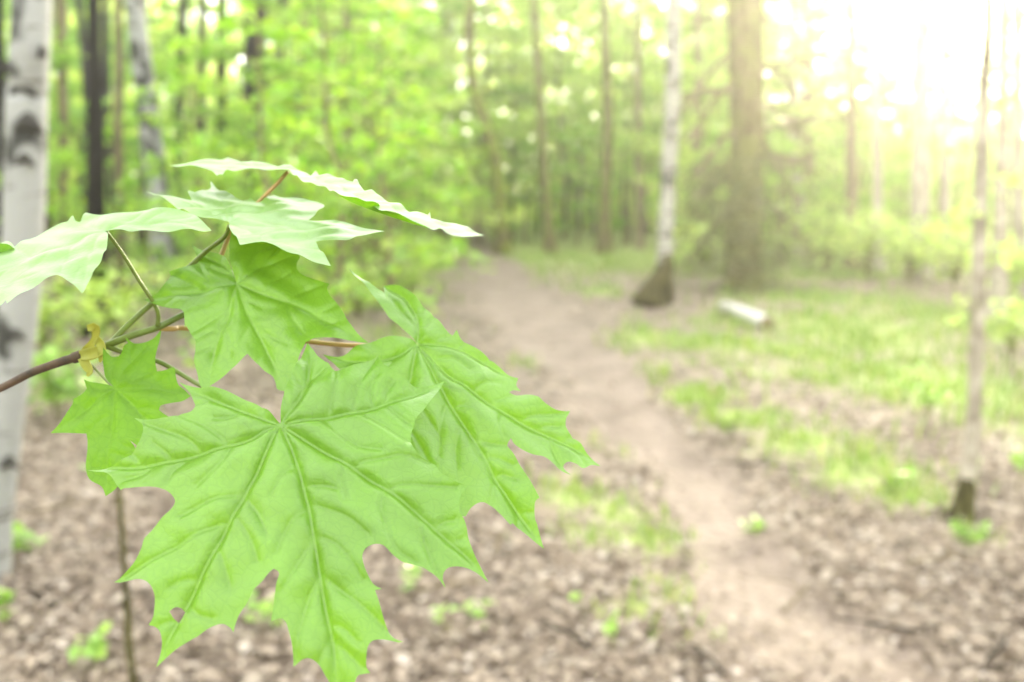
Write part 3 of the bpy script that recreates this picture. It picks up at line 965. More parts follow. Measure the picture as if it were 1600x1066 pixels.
# the same wood goes on all round, behind the viewer too
nb, kb = 60000, 700
ca, cb, ch = rng.uniform(.85, 2 * math.pi - .85, kb), rng.uniform(13, 34, kb), rng.uniform(0, 11, kb)
who = rng.integers(0, kb, nb)
az = ca[who] + rng.normal(0, .03, nb); d = cb[who] + rng.normal(0, .8, nb); hz = np.abs(ch[who] + rng.normal(0, .6, nb))
mb.leaves(np.stack([np.sin(az) * d, np.cos(az) * d, hz], -1), rng.uniform(.2, .4, nb), flat=.7)
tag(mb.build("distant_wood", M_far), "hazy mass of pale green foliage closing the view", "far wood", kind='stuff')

# ------------------------------------------------------------------ the maple twig in front
from_px = lambda a, s, ox, oy: [(x / s + ox, y / s + oy) for x, y in a]
R3 = lambda a: from_px(a, 3.331, 60, 480)
R5 = lambda a: from_px(a, 2.288, 120, 600)
R7 = lambda a: from_px(a, 3.333, 180, 760)
R4 = lambda a: from_px(a, 2.961, 420, 460)
R6 = lambda a: from_px(a, 3.331, 480, 420)
R2 = lambda a: from_px(a, 3.331, 200, 220)
R8 = lambda a: from_px(a, 4.847, 450, 230)
RL = lambda a: from_px(a, 4.706, 0, 280)

L1 = (R3([(1258, 612), (1235, 590), (1200, 555), (1150, 530), (1090, 505), (1000, 465), (900, 440), (800, 415), (735, 395),
          (785, 445), (812, 500), (822, 535), (800, 570), (740, 590), (690, 606), (600, 615), (515, 611),
          (555, 640), (562, 690), (540, 730), (500, 775), (460, 805), (400, 835), (340, 848), (245, 848)])
      + R5([(95, 322), (130, 345), (152, 378), (168, 397), (176, 390), (200, 391), (240, 393), (300, 393), (330, 400), (352, 418), (360, 440), (345, 470),
            (310, 505), (280, 540), (255, 575), (245, 610), (220, 650), (190, 680), (143, 722), (190, 720), (230, 717), (260, 727), (280, 745), (290, 775),
            (287, 820), (282, 850), (266, 876), (290, 880), (305, 900), (308, 930), (300, 965), (283, 1014), (310, 990), (350, 965), (400, 940), (440, 920),
            (480, 895), (510, 881), (535, 878), (558, 890), (570, 908), (575, 880), (590, 840), (620, 800), (640, 760), (670, 730), (695, 695), (712, 680),
            (728, 690), (732, 702), (722, 740), (715, 790), (704, 868), (735, 856), (755, 870), (765, 900), (775, 940), (778, 980), (778, 1022), (812, 1000), (845, 998),
            (870, 1015), (890, 1048), (915, 1085), (945, 1122)])
      + R7([(1250, 1030), (1270, 995), (1332, 986), (1312, 955), (1315, 900), (1325, 855), (1350, 828), (1400, 818), (1505, 829), (1440, 790), (1410, 730), (1392, 670), (1375, 610),
            (1358, 565), (1394, 560), (1350, 530), (1320, 480), (1300, 430), (1295, 390), (1310, 355), (1345, 333), (1392, 334), (1420, 352), (1450, 383), (1500, 420)])
      + R5([(1190, 660), (1230, 668), (1260, 685), (1290, 705), (1321, 743), (1310, 710), (1315, 685), (1335, 668), (1380, 665), (1430, 680), (1473, 712), (1450, 670),
            (1425, 625), (1410, 590), (1400, 560), (1395, 530), (1385, 500), (1368, 474)])
      + R4([(880, 1015), (882, 985), (895, 945), (925, 915), (860, 892), (800, 852), (770, 805), (700, 770), (672, 735), (660, 700), (668, 650), (690, 600), (720, 560), (765, 490), (812, 404),
            (760, 420), (710, 432), (665, 432), (620, 405), (570, 375), (530, 345), (508, 295), (490, 315), (450, 337), (400, 352), (345, 375), (310, 371), (288, 352), (282, 340),
            (262, 330), (230, 300), (205, 260), (178, 226), (152, 300), (120, 370), (95, 430), (75, 490), (65, 540), (55, 600)]))
L1V = [R5([(728, 152), (640, 120), (520, 75), (440, 40), (385, 8)]),
       R5([(728, 152), (640, 195), (540, 225), (450, 250), (330, 283), (200, 305), (45, 310)]),
       R5([(728, 152), (680, 250), (605, 400), (550, 500), (510, 580), (450, 690), (400, 790), (350, 880), (290, 1005)]),
       R5([(728, 152), (770, 240), (800, 330), (815, 390), (830, 450), (848, 550), (870, 690), (885, 780), (900, 850), (920, 940), (930, 1066), (940, 1110)]),
       R5([(728, 152), (800, 195), (900, 255), (1000, 315), (1110, 385), (1220, 470), (1320, 560), (1400, 630), (1465, 703)]),
       R5([(728, 152), (820, 135), (900, 120), (985, 108), (1080, 85), (1180, 55), (1300, 0)]),
       R4([(60, 600), (110, 540), (150, 480), (180, 400), (190, 320), (180, 240)])]
L1S = [R5(a) for a in [
    [(605, 400), (560, 410), (500, 425), (430, 455), (370, 490)], [(550, 500), (450, 540), (350, 600), (250, 660), (160, 715)], [(565, 480), (610, 540), (640, 600), (650, 650)],
    [(510, 600), (540, 680), (555, 740)], [(440, 705), (380, 715), (340, 740)], [(600, 410), (650, 470), (690, 560)], [(400, 790), (440, 840), (500, 860)], [(370, 850), (330, 860), (295, 880)],
    [(830, 450), (770, 500), (735, 570), (720, 620)], [(830, 430), (900, 460), (980, 500), (1050, 560)], [(848, 550), (800, 640), (770, 700), (740, 760)], [(850, 550), (920, 580), (970, 630), (1030, 720)],
    [(870, 690), (830, 780), (800, 900), (782, 1010)], [(875, 690), (960, 760), (1050, 830), (1150, 930)], [(915, 910), (890, 960), (870, 1010)], [(918, 920), (970, 970), (1030, 1030)],
    [(900, 860), (960, 890), (1010, 940)], [(790, 290), (740, 340), (700, 420)], [(812, 370), (880, 375), (940, 390)],
    [(985, 315), (1030, 290), (1100, 280), (1180, 275), (1270, 300)], [(1110, 385), (1180, 375), (1280, 380), (1370, 390)], [(1100, 385), (1090, 450), (1120, 550)],
    [(1110, 540), (1150, 610), (1220, 655)], [(1280, 520), (1320, 500), (1360, 500)], [(1220, 470), (1240, 560), (1270, 640), (1315, 735)], [(960, 290), (950, 350), (970, 430)],
    [(900, 120), (915, 60), (930, -5), (925, -60)], [(985, 108), (1000, 40), (1040, -30), (1085, -95)], [(1060, 90), (1050, 40), (1075, -20)], [(1100, 80), (1110, 40), (1140, 0)],
    [(1010, 108), (1080, 150), (1170, 210), (1200, 228)], [(1100, 85), (1150, 130), (1210, 175)], [(880, 125), (930, 180), (1000, 230), (1100, 250)],
    [(545, 222), (490, 180), (430, 150), (350, 125)], [(450, 250), (400, 210), (330, 185), (245, 158)], [(350, 280), (310, 250), (270, 225)], [(250, 300), (220, 280), (195, 255)],
    [(430, 258), (360, 310), (330, 370)], [(560, 220), (520, 300), (430, 380)], [(300, 290), (240, 330), (170, 350)], [(590, 100), (560, 130), (480, 130)]]]

L2 = R6([(572, 393), (560, 383), (520, 355), (490, 330), (455, 300), (425, 275), (400, 235), (350, 180), (310, 120), (260, 60), (215, -2), (255, 34), (310, 82), (368, 124), (402, 138), (396, 86), (440, 92), (490, 110),
         (540, 150), (590, 200), (640, 250), (680, 290), (720, 335), (755, 362), (775, 338), (800, 380), (850, 410), (900, 440), (950, 480), (1000, 520), (1050, 558), (1098, 572), (1088, 612), (1110, 648), (1070, 640), (1050, 652),
         (1090, 675), (1140, 675), (1190, 690), (1230, 720), (1290, 750), (1362, 762), (1342, 800), (1345, 840), (1380, 890), (1420, 920), (1450, 960), (1490, 1000), (1528, 1027)]) \
    + R4([(1490, 795), (1450, 818), (1420, 800), (1380, 788), (1360, 803), (1366, 830), (1392, 857), (1350, 835), (1310, 795), (1270, 770), (1220, 765), (1170, 745), (1130, 715), (1115, 690), (1100, 715), (1130, 760), (1155, 800),
          (1185, 850), (1210, 900), (1230, 935), (1247, 960), (1228, 975), (1225, 1000), (1230, 1050)]) \
    + [(838, 820), (850, 858), (820, 836), (800, 822), (796, 826), (780, 810), (765, 797), (751, 793), (735, 801), (726, 815), (700, 812), (670, 800), (640, 815), (636, 775), (622, 740), (600, 720), (575, 715), (590, 690), (580, 650), (560, 622)] \
    + R6([(230, 580), (190, 550), (150, 510), (120, 482), (82, 448), (150, 460), (200, 455), (250, 425), (310, 408), (370, 390), (430, 380), (490, 379), (550, 386)])
L2V = [R6([(572, 395), (580, 330), (560, 240), (500, 160), (400, 90), (300, 60), (225, 5)]), R6([(572, 395), (500, 450), (400, 478), (300, 490), (200, 480), (100, 455)]),
       R6([(572, 395), (550, 520), (525, 650), (505, 800), (500, 1000), (510, 1250)]), R6([(572, 395), (680, 510), (780, 590), (880, 660), (1000, 740), (1150, 830), (1300, 900), (1420, 960), (1530, 1028)]),
       R6([(572, 395), (680, 405), (800, 430), (900, 480), (1000, 540), (1085, 580)]), [(652, 539), (690, 610), (740, 690), (780, 760), (815, 810), (846, 852)]]
L2S = [R6(a) for a in [[(980, 715), (1000, 690), (1060, 672)], [(1110, 800), (1200, 775), (1340, 768)], [(1110, 800), (1200, 850), (1300, 900)], [(870, 640), (930, 610), (1000, 600)], [(660, 480), (760, 480), (850, 540)],
                       [(1190, 850), (1250, 830), (1330, 830)], [(720, 720), (690, 850), (680, 1000)], [(720, 720), (790, 720), (830, 716)], [(790, 850), (770, 950), (775, 1060)], [(830, 890), (900, 910), (980, 930), (1040, 940)],
                       [(840, 900), (900, 1000), (960, 1100)], [(900, 1000), (980, 1000), (1080, 1040)], [(960, 1100), (1020, 1080), (1100, 1110)], [(1020, 740), (1000, 830), (1020, 900)], [(1250, 880), (1280, 960), (1320, 1040)]]]
L3 = R2([(563, 742), (535, 660), (525, 640), (500, 605), (460, 590), (410, 580), (370, 565), (332, 545), (355, 592), (365, 635), (340, 655), (290, 672), (218, 688), (222, 715), (190, 760), (160, 790), (120, 815), (84, 828),
         (130, 850), (180, 865), (230, 880), (270, 890), (300, 910), (305, 950), (303, 990)]) \
    + R3([(776, 110), (800, 150), (825, 190), (824, 250), (820, 300), (832, 360), (840, 405), (862, 434), (890, 412), (930, 390), (980, 360), (1020, 320), (1060, 285), (1095, 255), (1112, 275), (1150, 310), (1180, 340), (1220, 365),
          (1235, 395), (1245, 430), (1284, 438), (1325, 380), (1355, 300), (1385, 230), (1400, 192)]) \
    + R2([(938, 1062), (965, 1045), (1000, 1040), (1060, 1042), (1120, 1042), (1252, 1052), (1200, 1010), (1150, 950), (1120, 900), (1090, 860), (1060, 830), (1042, 790), (1056, 763), (1010, 750), (960, 735), (915, 715), (888, 690),
          (883, 650), (897, 612), (870, 590), (850, 570), (820, 520), (760, 500), (700, 450), (650, 430), (620, 470), (575, 480), (545, 476), (542, 520), (533, 580), (540, 650)])
L3V = [R2([(565, 745), (480, 768), (380, 785), (250, 805), (100, 828)]), R2([(565, 745), (530, 900), (490, 1000), (450, 1110), (420, 1280)]), R2([(565, 745), (650, 690), (720, 620), (780, 560), (720, 470)]),
       R2([(565, 745), (700, 800), (840, 850), (980, 915), (1100, 980), (1240, 1050)]), R2([(565, 745), (540, 690), (480, 640), (400, 600), (345, 560)]), R2([(565, 745), (620, 900), (700, 1050), (760, 1180), (820, 1300)])]
L3S = [R2(a) for a in [[(530, 880), (470, 920), (400, 960), (330, 1010)], [(480, 1010), (430, 1000), (350, 1050)], [(700, 800), (760, 740), (860, 690)], [(840, 850), (890, 800), (1030, 765)], [(980, 915), (1010, 900), (1090, 870)],
                       [(380, 785), (340, 750), (230, 700)], [(450, 770), (400, 700), (370, 650)], [(640, 930), (620, 1000), (560, 1100)], [(660, 980), (740, 1020), (850, 1080)], [(720, 1080), (680, 1150), (640, 1230)], [(840, 850), (850, 920), (920, 1020)],
                       [(500, 960), (540, 1050), (530, 1140)]]]
L4 = R3([(398, 424), (385, 412), (350, 405), (320, 400), (280, 395), (247, 382), (264, 430), (240, 455), (182, 480), (180, 510), (150, 560), (110, 610), (62, 656), (130, 657), (200, 661), (255, 661), (260, 700), (264, 760), (258, 840),
         (275, 900), (330, 935), (350, 985), (400, 950), (440, 900), (470, 870), (490, 790), (512, 742), (488, 700), (545, 742), (560, 690), (563, 640), (565, 613), (640, 608), (708, 588), (660, 560), (630, 538), (640, 515), (700, 500), (750, 490), (792, 464),
         (760, 430), (730, 405), (716, 318), (660, 335), (622, 338), (618, 290), (630, 200), (639, 116), (600, 160), (550, 185), (500, 190), (460, 162), (470, 190), (450, 205), (440, 240), (425, 262), (390, 262), (360, 240), (337, 210), (335, 260), (345, 330), (358, 375), (385, 408)])
L4V = [R3([(400, 425), (330, 470), (240, 540), (150, 610), (70, 655)]), R3([(400, 425), (395, 560), (375, 690), (360, 830), (350, 980)]), R3([(400, 425), (520, 425), (640, 430), (785, 463)]), R3([(400, 425), (480, 500), (560, 580), (690, 588)]),
       R3([(400, 425), (460, 320), (540, 230), (636, 122)]), R3([(400, 425), (370, 340), (340, 220)])]
L4S = [R3(a) for a in [[(378, 680), (330, 760), (290, 850)], [(380, 680), (440, 720), (500, 740)], [(370, 760), (420, 770), (470, 790)], [(330, 470), (290, 440), (255, 390)], [(240, 540), (210, 520), (182, 490)], [(390, 560), (320, 600), (262, 650)]]]
L5 = RL([(770, 387), (795, 410), (798, 460), (782, 528), (770, 560), (740, 620), (690, 690), (650, 750), (625, 810), (604, 840), (580, 815), (540, 780), (490, 755), (460, 735), (430, 720), (400, 735), (360, 760), (310, 785), (260, 810), (200, 850),
         (140, 890), (90, 930), (64, 947), (54, 915), (0, 965), (-120, 1040), (-280, 1090), (-240, 960), (-220, 870), (-300, 780), (-380, 640), (-250, 600), (-120, 560), (0, 497), (75, 489), (115, 515), (170, 480), (260, 430), (350, 380), (440, 340), (500, 325), (543, 290),
         (562, 316), (590, 315), (615, 285), (635, 264), (690, 270), (800, 270), (950, 250), (1150, 240), (1300, 236), (1400, 250), (1470, 300), (1555, 378), (1490, 390), (1400, 376), (1250, 385), (1100, 390), (970, 402), (900, 386), (800, 380)])
L5V = [RL([(770, 387), (650, 430), (450, 500), (250, 575), (0, 680), (-250, 800)]), RL([(770, 387), (680, 520), (630, 680), (606, 830)]), RL([(770, 387), (960, 340), (1150, 320), (1350, 335), (1540, 378)]), RL([(770, 387), (680, 360), (560, 345), (400, 380)])]
L5S = [RL(a) for a in [[(450, 500), (300, 620), (100, 750), (0, 830)], [(250, 575), (200, 560), (130, 520)], [(640, 640), (560, 700), (540, 770)], [(560, 460), (500, 560), (440, 710)], [(100, 750), (200, 740), (270, 730)]]]
L6 = R2([(525, 425), (480, 415), (430, 402), (370, 390), (300, 378), (250, 350), (190, 312), (92, 263), (150, 280), (220, 290), (290, 305), (332, 311), (308, 272), (350, 285), (400, 265), (430, 247), (430, 216), (470, 255), (530, 275), (570, 300), (600, 310), (640, 306), (670, 325), (700, 320),
         (725, 300), (760, 290), (800, 300), (870, 303), (940, 312), (1020, 335), (990, 365), (960, 395), (938, 420), (960, 426), (1040, 420), (1120, 430), (1200, 450), (1335, 471), (1270, 480), (1200, 500), (1150, 520), (1080, 530), (978, 538), (1000, 570), (1030, 610), (1058, 655),
         (1000, 640), (940, 620), (890, 600), (830, 585), (770, 560), (720, 535), (680, 525), (620, 530), (582, 536), (560, 500), (530, 470)])
L6V = [R2([(528, 432), (430, 370), (300, 320), (110, 270)]), R2([(528, 432), (600, 400), (680, 370), (760, 330), (980, 340)]), R2([(528, 432), (700, 450), (900, 455), (1100, 460), (1320, 471)]), R2([(528, 432), (700, 490), (850, 560), (1045, 648)]), R2([(528, 432), (500, 350), (440, 240)])]
L6S = [R2(a) for a in [[(680, 370), (720, 340), (750, 300)], [(700, 450), (800, 420), (900, 400)], [(900, 455), (950, 500), (980, 530)], [(700, 490), (690, 510), (680, 522)], [(430, 370), (400, 320), (410, 270)]]]
L7 = R2([(846, 142), (760, 126), (700, 120), (650, 112), (600, 115), (550, 105), (520, 98), (470, 105), (420, 112), (350, 116), (290, 121), (212, 129), (300, 138), (380, 150), (440, 162), (480, 190), (500, 166), (540, 152), (600, 148), (660, 150), (720, 160), (790, 165), (838, 168)]) \
    + R8([(20, 205), (100, 245), (180, 280), (290, 325), (400, 378), (600, 452), (800, 522), (950, 572), (1080, 607), (1200, 662), (1335, 690), (1350, 678), (1488, 666), (1380, 630), (1290, 590), (1180, 580), (1095, 552), (1075, 506), (1060, 517), (950, 490), (830, 440), (740, 395), (650, 350),
          (560, 310), (518, 266), (490, 281), (440, 272), (380, 238), (340, 230), (250, 210), (210, 186), (170, 205), (130, 193), (60, 172), (20, 158)])
L7V = [R2([(846, 150), (700, 138), (500, 130), (230, 129)]), R8([(15, 170), (200, 230), (500, 360), (800, 470), (1100, 575), (1470, 666)])]
L7S = []


def seg_dist(P, polys):
    d = np.full(len(P), 1e9)
    for pl in polys:
        pl = np.asarray(pl)
        for a, b in zip(pl[:-1], pl[1:]):
            ab = b - a
            t = np.clip(((P - a) @ ab) / (ab @ ab + 1e-15), 0, 1)
            d = np.minimum(d, np.linalg.norm(P - a - t[:, None] * ab, axis=1))
    return d


def in_poly(P, poly):
    x, y = P[:, 0], P[:, 1]
    c = np.zeros(len(P), bool)
    a = np.roll(poly, 1, axis=0)
    for (x0, y0), (x1, y1) in zip(a, poly):
        m = (y0 > y) != (y1 > y)
        with np.errstate(divide='ignore', invalid='ignore'):
            c ^= m & (x < (x1 - x0) * (y - y0) / (y1 - y0 + 1e-15) + x0)
    return c


def smooth_outline(pts, step):
    """rounds the margin between the sharp teeth, keeping the teeth"""
    P = np.array(pts, float)
    d = np.linalg.norm(P - np.roll(P, 1, 0), axis=1)
    P = P[d > 1e-6]
    n = len(P)
    a = P - np.roll(P, 1, 0)
    b = np.roll(P, -1, 0) - P
    ang = np.abs(np.arctan2(a[:, 0] * b[:, 1] - a[:, 1] * b[:, 0], (a * b).sum(1)))
    sharp = ang > math.radians(62)
    out = []
    for i in range(n):
        p0, p1, p2, p3 = P[i - 1], P[i], P[(i + 1) % n], P[(i + 2) % n]
        t1 = (p2 - p0) / 2 if not sharp[i] else (p2 - p1)
        t2 = (p3 - p1) / 2 if not sharp[(i + 1) % n] else (p2 - p1)
        L = np.linalg.norm(p2 - p1)
        t1 = t1 * min(1, L / (np.linalg.norm(t1) + 1e-12)); t2 = t2 * min(1, L / (np.linalg.norm(t2) + 1e-12))
        k = max(1, int(math.ceil(L / step)))
        for t in np.arange(k) / k:
            out.append((2 * t ** 3 - 3 * t * t + 1) * p1 + (t ** 3 - 2 * t * t + t) * t1 + (-2 * t ** 3 + 3 * t * t) * p2 + (t ** 3 - t * t) * t2)
    return np.array(out)


def leaf_material(name, top, under, trans, fac, rough=0.45, coat=0.35, ior=1.5):
    m, n, l = new_mat(name)
    out = n.new("ShaderNodeOutputMaterial")
    geo = n.new("ShaderNodeNewGeometry")
    uv = n.new("ShaderNodeUVMap")
    v1 = n.new("ShaderNodeTexVoronoi"); v1.feature = 'DISTANCE_TO_EDGE'; v1.inputs['Scale'].default_value = 330
    v2 = n.new("ShaderNodeTexVoronoi"); v2.feature = 'DISTANCE_TO_EDGE'; v2.inputs['Scale'].default_value = 900
    nz = n.new("ShaderNodeTexNoise"); nz.inputs['Scale'].default_value = 45; nz.inputs['Detail'].default_value = 5
    wz = n.new("ShaderNodeTexNoise"); wz.inputs['Scale'].default_value = 160
    l.new(uv.outputs[0], wz.inputs[0]); l.new(uv.outputs[0], nz.inputs[0])
    ad = n.new("ShaderNodeMix"); ad.data_type = 'RGBA'; ad.blend_type = 'ADD'; ad.inputs[0].default_value = 0.004
    l.new(uv.outputs[0], ad.inputs[6]); l.new(wz.outputs[1], ad.inputs[7])
    l.new(ad.outputs[2], v1.inputs[0]); l.new(ad.outputs[2], v2.inputs[0])
    e1 = ramp(n, [(0.0, (0, 0, 0)), (0.16, (1, 1, 1))]); l.new(v1.outputs[0], e1.inputs[0])
    e2 = ramp(n, [(0.0, (0, 0, 0)), (0.2, (1, 1, 1))]); l.new(v2.outputs[0], e2.inputs[0])
    hsum = n.new("ShaderNodeMath"); hsum.operation = 'MULTIPLY_ADD'; hsum.inputs[1].default_value = 0.35
    l.new(e2.outputs[0], hsum.inputs[0]); l.new(e1.outputs[0], hsum.inputs[2])
    bp = n.new("ShaderNodeBump"); bp.inputs['Strength'].default_value = 0.17; bp.inputs['Distance'].default_value = 0.0005
    l.new(hsum.outputs[0], bp.inputs['Height'])
    va = n.new("ShaderNodeAttribute"); va.attribute_name = "vein"
    cr = ramp(n, [(0.3, tuple(c * .86 for c in top)), (0.7, tuple(min(1, c * 1.1) for c in top))])
    l.new(nz.outputs[0], cr.inputs[0])
    c1 = n.new("ShaderNodeMix"); c1.data_type = 'RGBA'
    l.new(geo.outputs['Backfacing'], c1.inputs[0]); l.new(cr.outputs[0], c1.inputs[6]); c1.inputs[7].default_value = (*under, 1)
    c2 = n.new("ShaderNodeMix"); c2.data_type = 'RGBA'
    vm = n.new("ShaderNodeMath"); vm.operation = 'MULTIPLY'; vm.inputs[1].default_value = 0.15
    l.new(va.outputs['Fac'], vm.inputs[0]); l.new(vm.outputs[0], c2.inputs[0])
    l.new(c1.outputs[2], c2.inputs[6]); c2.inputs[7].default_value = (0.16, 0.29, 0.06, 1)
    p = n.new("ShaderNodeBsdfPrincipled")
    p.inputs['Roughness'].default_value = rough
    p.inputs['Coat Weight'].default_value = coat
    p.inputs['Coat Roughness'].default_value = 0.3
    p.inputs['Coat IOR'].default_value = ior
    l.new(c2.outputs[2], p.inputs['Base Color']); l.new(bp.outputs[0], p.inputs['Normal'])
    t = n.new("ShaderNodeBsdfTranslucent")
    tm = n.new("ShaderNodeMix"); tm.data_type = 'RGBA'; tm.blend_type = 'MULTIPLY'; tm.inputs[0].default_value = 1
    tv = ramp(n, [(0, (0.75, 0.8, 0.7)), (0.12, (1, 1, 1))]); l.new(v1.outputs[0], tv.inputs[0])
    l.new(tv.outputs[0], tm.inputs[6]); tm.inputs[7].default_value = (*trans, 1)
    l.new(tm.outputs[2], t.inputs[0])
    mx = n.new("ShaderNodeMixShader"); mx.inputs[0].default_value = fac
    l.new(p.outputs[0], mx.inputs[1]); l.new(t.outputs[0], mx.inputs[2]); l.new(mx.outputs[0], out.inputs[0])
    return m


M_leaf = leaf_material("maple_leaf", (0.10, 0.228, 0.015), (0.20, 0.45, 0.12), (0.15, 0.31, 0.012), 0.30)
M_leaf_pale = leaf_material("sheen_maple_leaf", (0.125, 0.245, 0.05), (0.24, 0.34, 0.04), (0.15, 0.31, 0.012), 0.30, rough=0.48, coat=0.6, ior=1.55)  # same leaf, grazing sky sheen painted in as a paler top colour
M_leaf_young = leaf_material("young_maple_leaf", (0.085, 0.20, 0.005), (0.15, 0.30, 0.04), (0.12, 0.28, 0.004), 0.36, rough=0.55, coat=0.0)
M_twig = simple_mat("brown_twig", (0.09, 0.05, 0.033), 0.7, col2=(0.025, 0.016, 0.012), scale=220)
M_stem = simple_mat("green_stem", (0.13, 0.18, 0.03), 0.45, col2=(0.08, 0.10, 0.02), scale=150)
M_stem_red = simple_mat("reddish_stem", (0.36, 0.20, 0.08), 0.45, col2=(0.24, 0.17, 0.05), scale=120)
M_bud = simple_mat("bud_scale", (0.50, 0.52, 0.12), 0.5, col2=(0.38, 0.38, 0.06), scale=160, trans=(0.35, 0.33, 0.06))


def leaf_uv(px, J, n, z0, bend):
    """photo pixel -> local leaf coordinates (u right, v up in the blade) on the bent blade"""
    n = np.asarray(n, float); n /= np.linalg.norm(n)
    eu = np.array([1.0, 0, 0]) - n * n[0]; eu /= np.linalg.norm(eu)
    ev = np.cross(n, eu)
    px = np.asarray(px, float)
    d = np.stack([(px[:, 0] - W_ / 2) / F, (H_ / 2 - px[:, 1]) / F, -np.ones(len(px))], -1)
    O = np.array([(J[0] - W_ / 2) / F, (H_ / 2 - J[1]) / F, -1.0]) * z0
    w = np.zeros(len(px))
    for _ in range(30):
        t = ((O @ n) + w) / (d @ n)
        P = d * t[:, None] - O
        u, v = P @ eu, P @ ev
        w = w * .5 + bend(u, v) * .5
    return np.stack([u, v], -1), O, n, eu, ev


def make_leaf(label, out_px, veins, secs, J, nrm, z0, bend, parent, org, mat, spacing=0.0011, hole=None, relief=1.0):
    prim, O, n, eu, ev = None, None, None, None, None
    ol, O, n, eu, ev = leaf_uv(out_px, J, nrm, z0, bend)
    ol = smooth_outline(ol, spacing * 1.0)
    pv = [spline(leaf_uv(v, J, nrm, z0, bend)[0], 22) for v in veins]
    sv = [spline(leaf_uv(v, J, nrm, z0, bend)[0], 10) for v in secs]
    # side veins nobody drew: from every main vein, forward and outward
    r_ = np.random.default_rng(len(out_px))
    drawn = len(secs)
    for v in pv:
        T = np.gradient(v, axis=0)
        L = np.linalg.norm(np.diff(v, axis=0), axis=1).sum()
        for s in (1, -1):
            for t in np.arange(.16, .95, .115 if drawn < 6 else .15):
                i = int((t + r_.uniform(-.03, .03)) * 21)
                p0 = v[i]; d0 = T[i] / np.linalg.norm(T[i])
                a = s * math.radians(r_.uniform(38, 52))
                dd = np.array([d0[0] * math.cos(a) - d0[1] * math.sin(a), d0[0] * math.sin(a) + d0[1] * math.cos(a)])
                pts = p0 + dd * np.linspace(0, 1, 8)[:, None] * L * .42 * (1.05 - t * .75) + d0 * (np.linspace(0, 1, 8)[:, None] ** 2) * L * .06
                if sv and seg_dist(pts[2:5], sv).min() < 0.0045:
                    continue
                others = [q for q in pv if q is not v]
                ok = in_poly(pts, ol)
                if others:
                    dov = seg_dist(pts, others); dself = seg_dist(pts, [v])
                    ok &= (dov > dself * .8) | (np.arange(8) < 2)
                k = int(np.argmin(ok)) if not ok.all() else 8
                if k >= 3:
                    sv.append(pts[:k])
    lo, hi = ol.min(0), ol.max(0)
    gx0 = np.arange(lo[0], hi[0], spacing); gy0 = np.arange(lo[1], hi[1], spacing * .866)
    GX, GY = np.meshgrid(gx0, gy0)
    GX[1::2] += spacing / 2
    P = np.stack([GX.ravel(), GY.ravel()], -1) + r_.normal(0, spacing * .06, (GX.size, 2))
    P = P[in_poly(P, ol)]
    P = P[seg_dist(P, [np.vstack([ol, ol[:1]])]) > spacing * .5]
    def rails(v, offs, step=.0007):
        L_ = np.linalg.norm(np.diff(v, axis=0), axis=1).sum()
        c_ = spline(v, max(6, int(L_ / step)))[1:-1]
        t_ = np.gradient(c_, axis=0); t_ /= np.linalg.norm(t_, axis=1, keepdims=True) + 1e-12
        n_ = np.stack([-t_[:, 1], t_[:, 0]], -1)
        return np.vstack([c_ + n_ * o_ for o_ in offs])
    margin = [np.vstack([ol, ol[:1]])]
    vp1 = np.vstack([rails(v, (0, .0006, -.0006, .0014, -.0014)) for v in pv])
    vp1 = vp1[in_poly(vp1, ol)]
    if sv:
        vp2 = np.vstack([rails(v, (0, .0006, -.0006)) for v in sv])
        vp2 = vp2[in_poly(vp2, ol) & (seg_dist(vp2, pv) > .0019)]
        P = P[seg_dist(P, sv) > .0011]
    else:
        vp2 = vp1[:0]
    P = P[seg_dist(P, pv) > .0020]
    vp = np.vstack([vp1, vp2])
    vp = vp[seg_dist(vp, margin) > spacing * .4]
    A = np.vstack([ol, P, vp])
    hp = None
    if hole is not None:
        hp = smooth_outline(leaf_uv(hole, J, nrm, z0, bend)[0], spacing * .5)
    ne = len(ol)
    edges = [(i, (i + 1) % ne) for i in range(ne)]
    if hp is not None:
        k0 = len(A)
        dk = seg_dist(A[ne:], [np.vstack([hp, hp[:1]])]) > spacing * .4
        A = np.vstack([ol, A[ne:][dk], hp])
        k0 = len(A) - len(hp)
        edges += [(k0 + i, k0 + (i + 1) % len(hp)) for i in range(len(hp))]
    S = 1000.0
    vv, _, ff, _, _, _ = delaunay_2d_cdt([Vector(p * S) for p in A], edges, [], 0, 1e-5)
    V2 = np.array([tuple(q) for q in vv]) / S
    T3 = np.array([f for f in ff if len(f) == 3])
    cen = V2[T3].mean(1)
    ok = in_poly(cen, ol)
    if hp is not None:
        ok &= ~in_poly(cen, hp)
    T3 = T3[ok]
    a_, b_, c_ = V2[T3[:, 0]], V2[T3[:, 1]], V2[T3[:, 2]]
    cr = (b_[:, 0] - a_[:, 0]) * (c_[:, 1] - a_[:, 1]) - (b_[:, 1] - a_[:, 1]) * (c_[:, 0] - a_[:, 0])
    T3[cr < 0] = T3[cr < 0][:, ::-1]
    d1 = seg_dist(V2, pv)
    d2 = seg_dist(V2, sv) if sv else np.full(len(V2), 1.0)
    h = relief * (0.0004 * (1 - np.exp(-d1 / 0.0006)) + 0.0019 * (1 - np.exp(-d1 / 0.0060)) + (0.00055 * (1 - np.exp(-d2 / 0.0007)) + 0.0009 * (1 - np.exp(-d2 / 0.0020))) * np.clip(d1 / .002, 0, 1))
    h += 0.0009 * np.sin(V2[:, 0] * 260 + 1.7 * np.sin(V2[:, 1] * 190)) * np.sin(V2[:, 1] * 230 + V2[:, 0] * 90)
    tips = np.min([np.linalg.norm(V2 - v[-1], axis=1) for v in pv], axis=0)
    h *= np.clip(tips / .011, .1, 1)
    w = bend(V2[:, 0], V2[:, 1]) + h
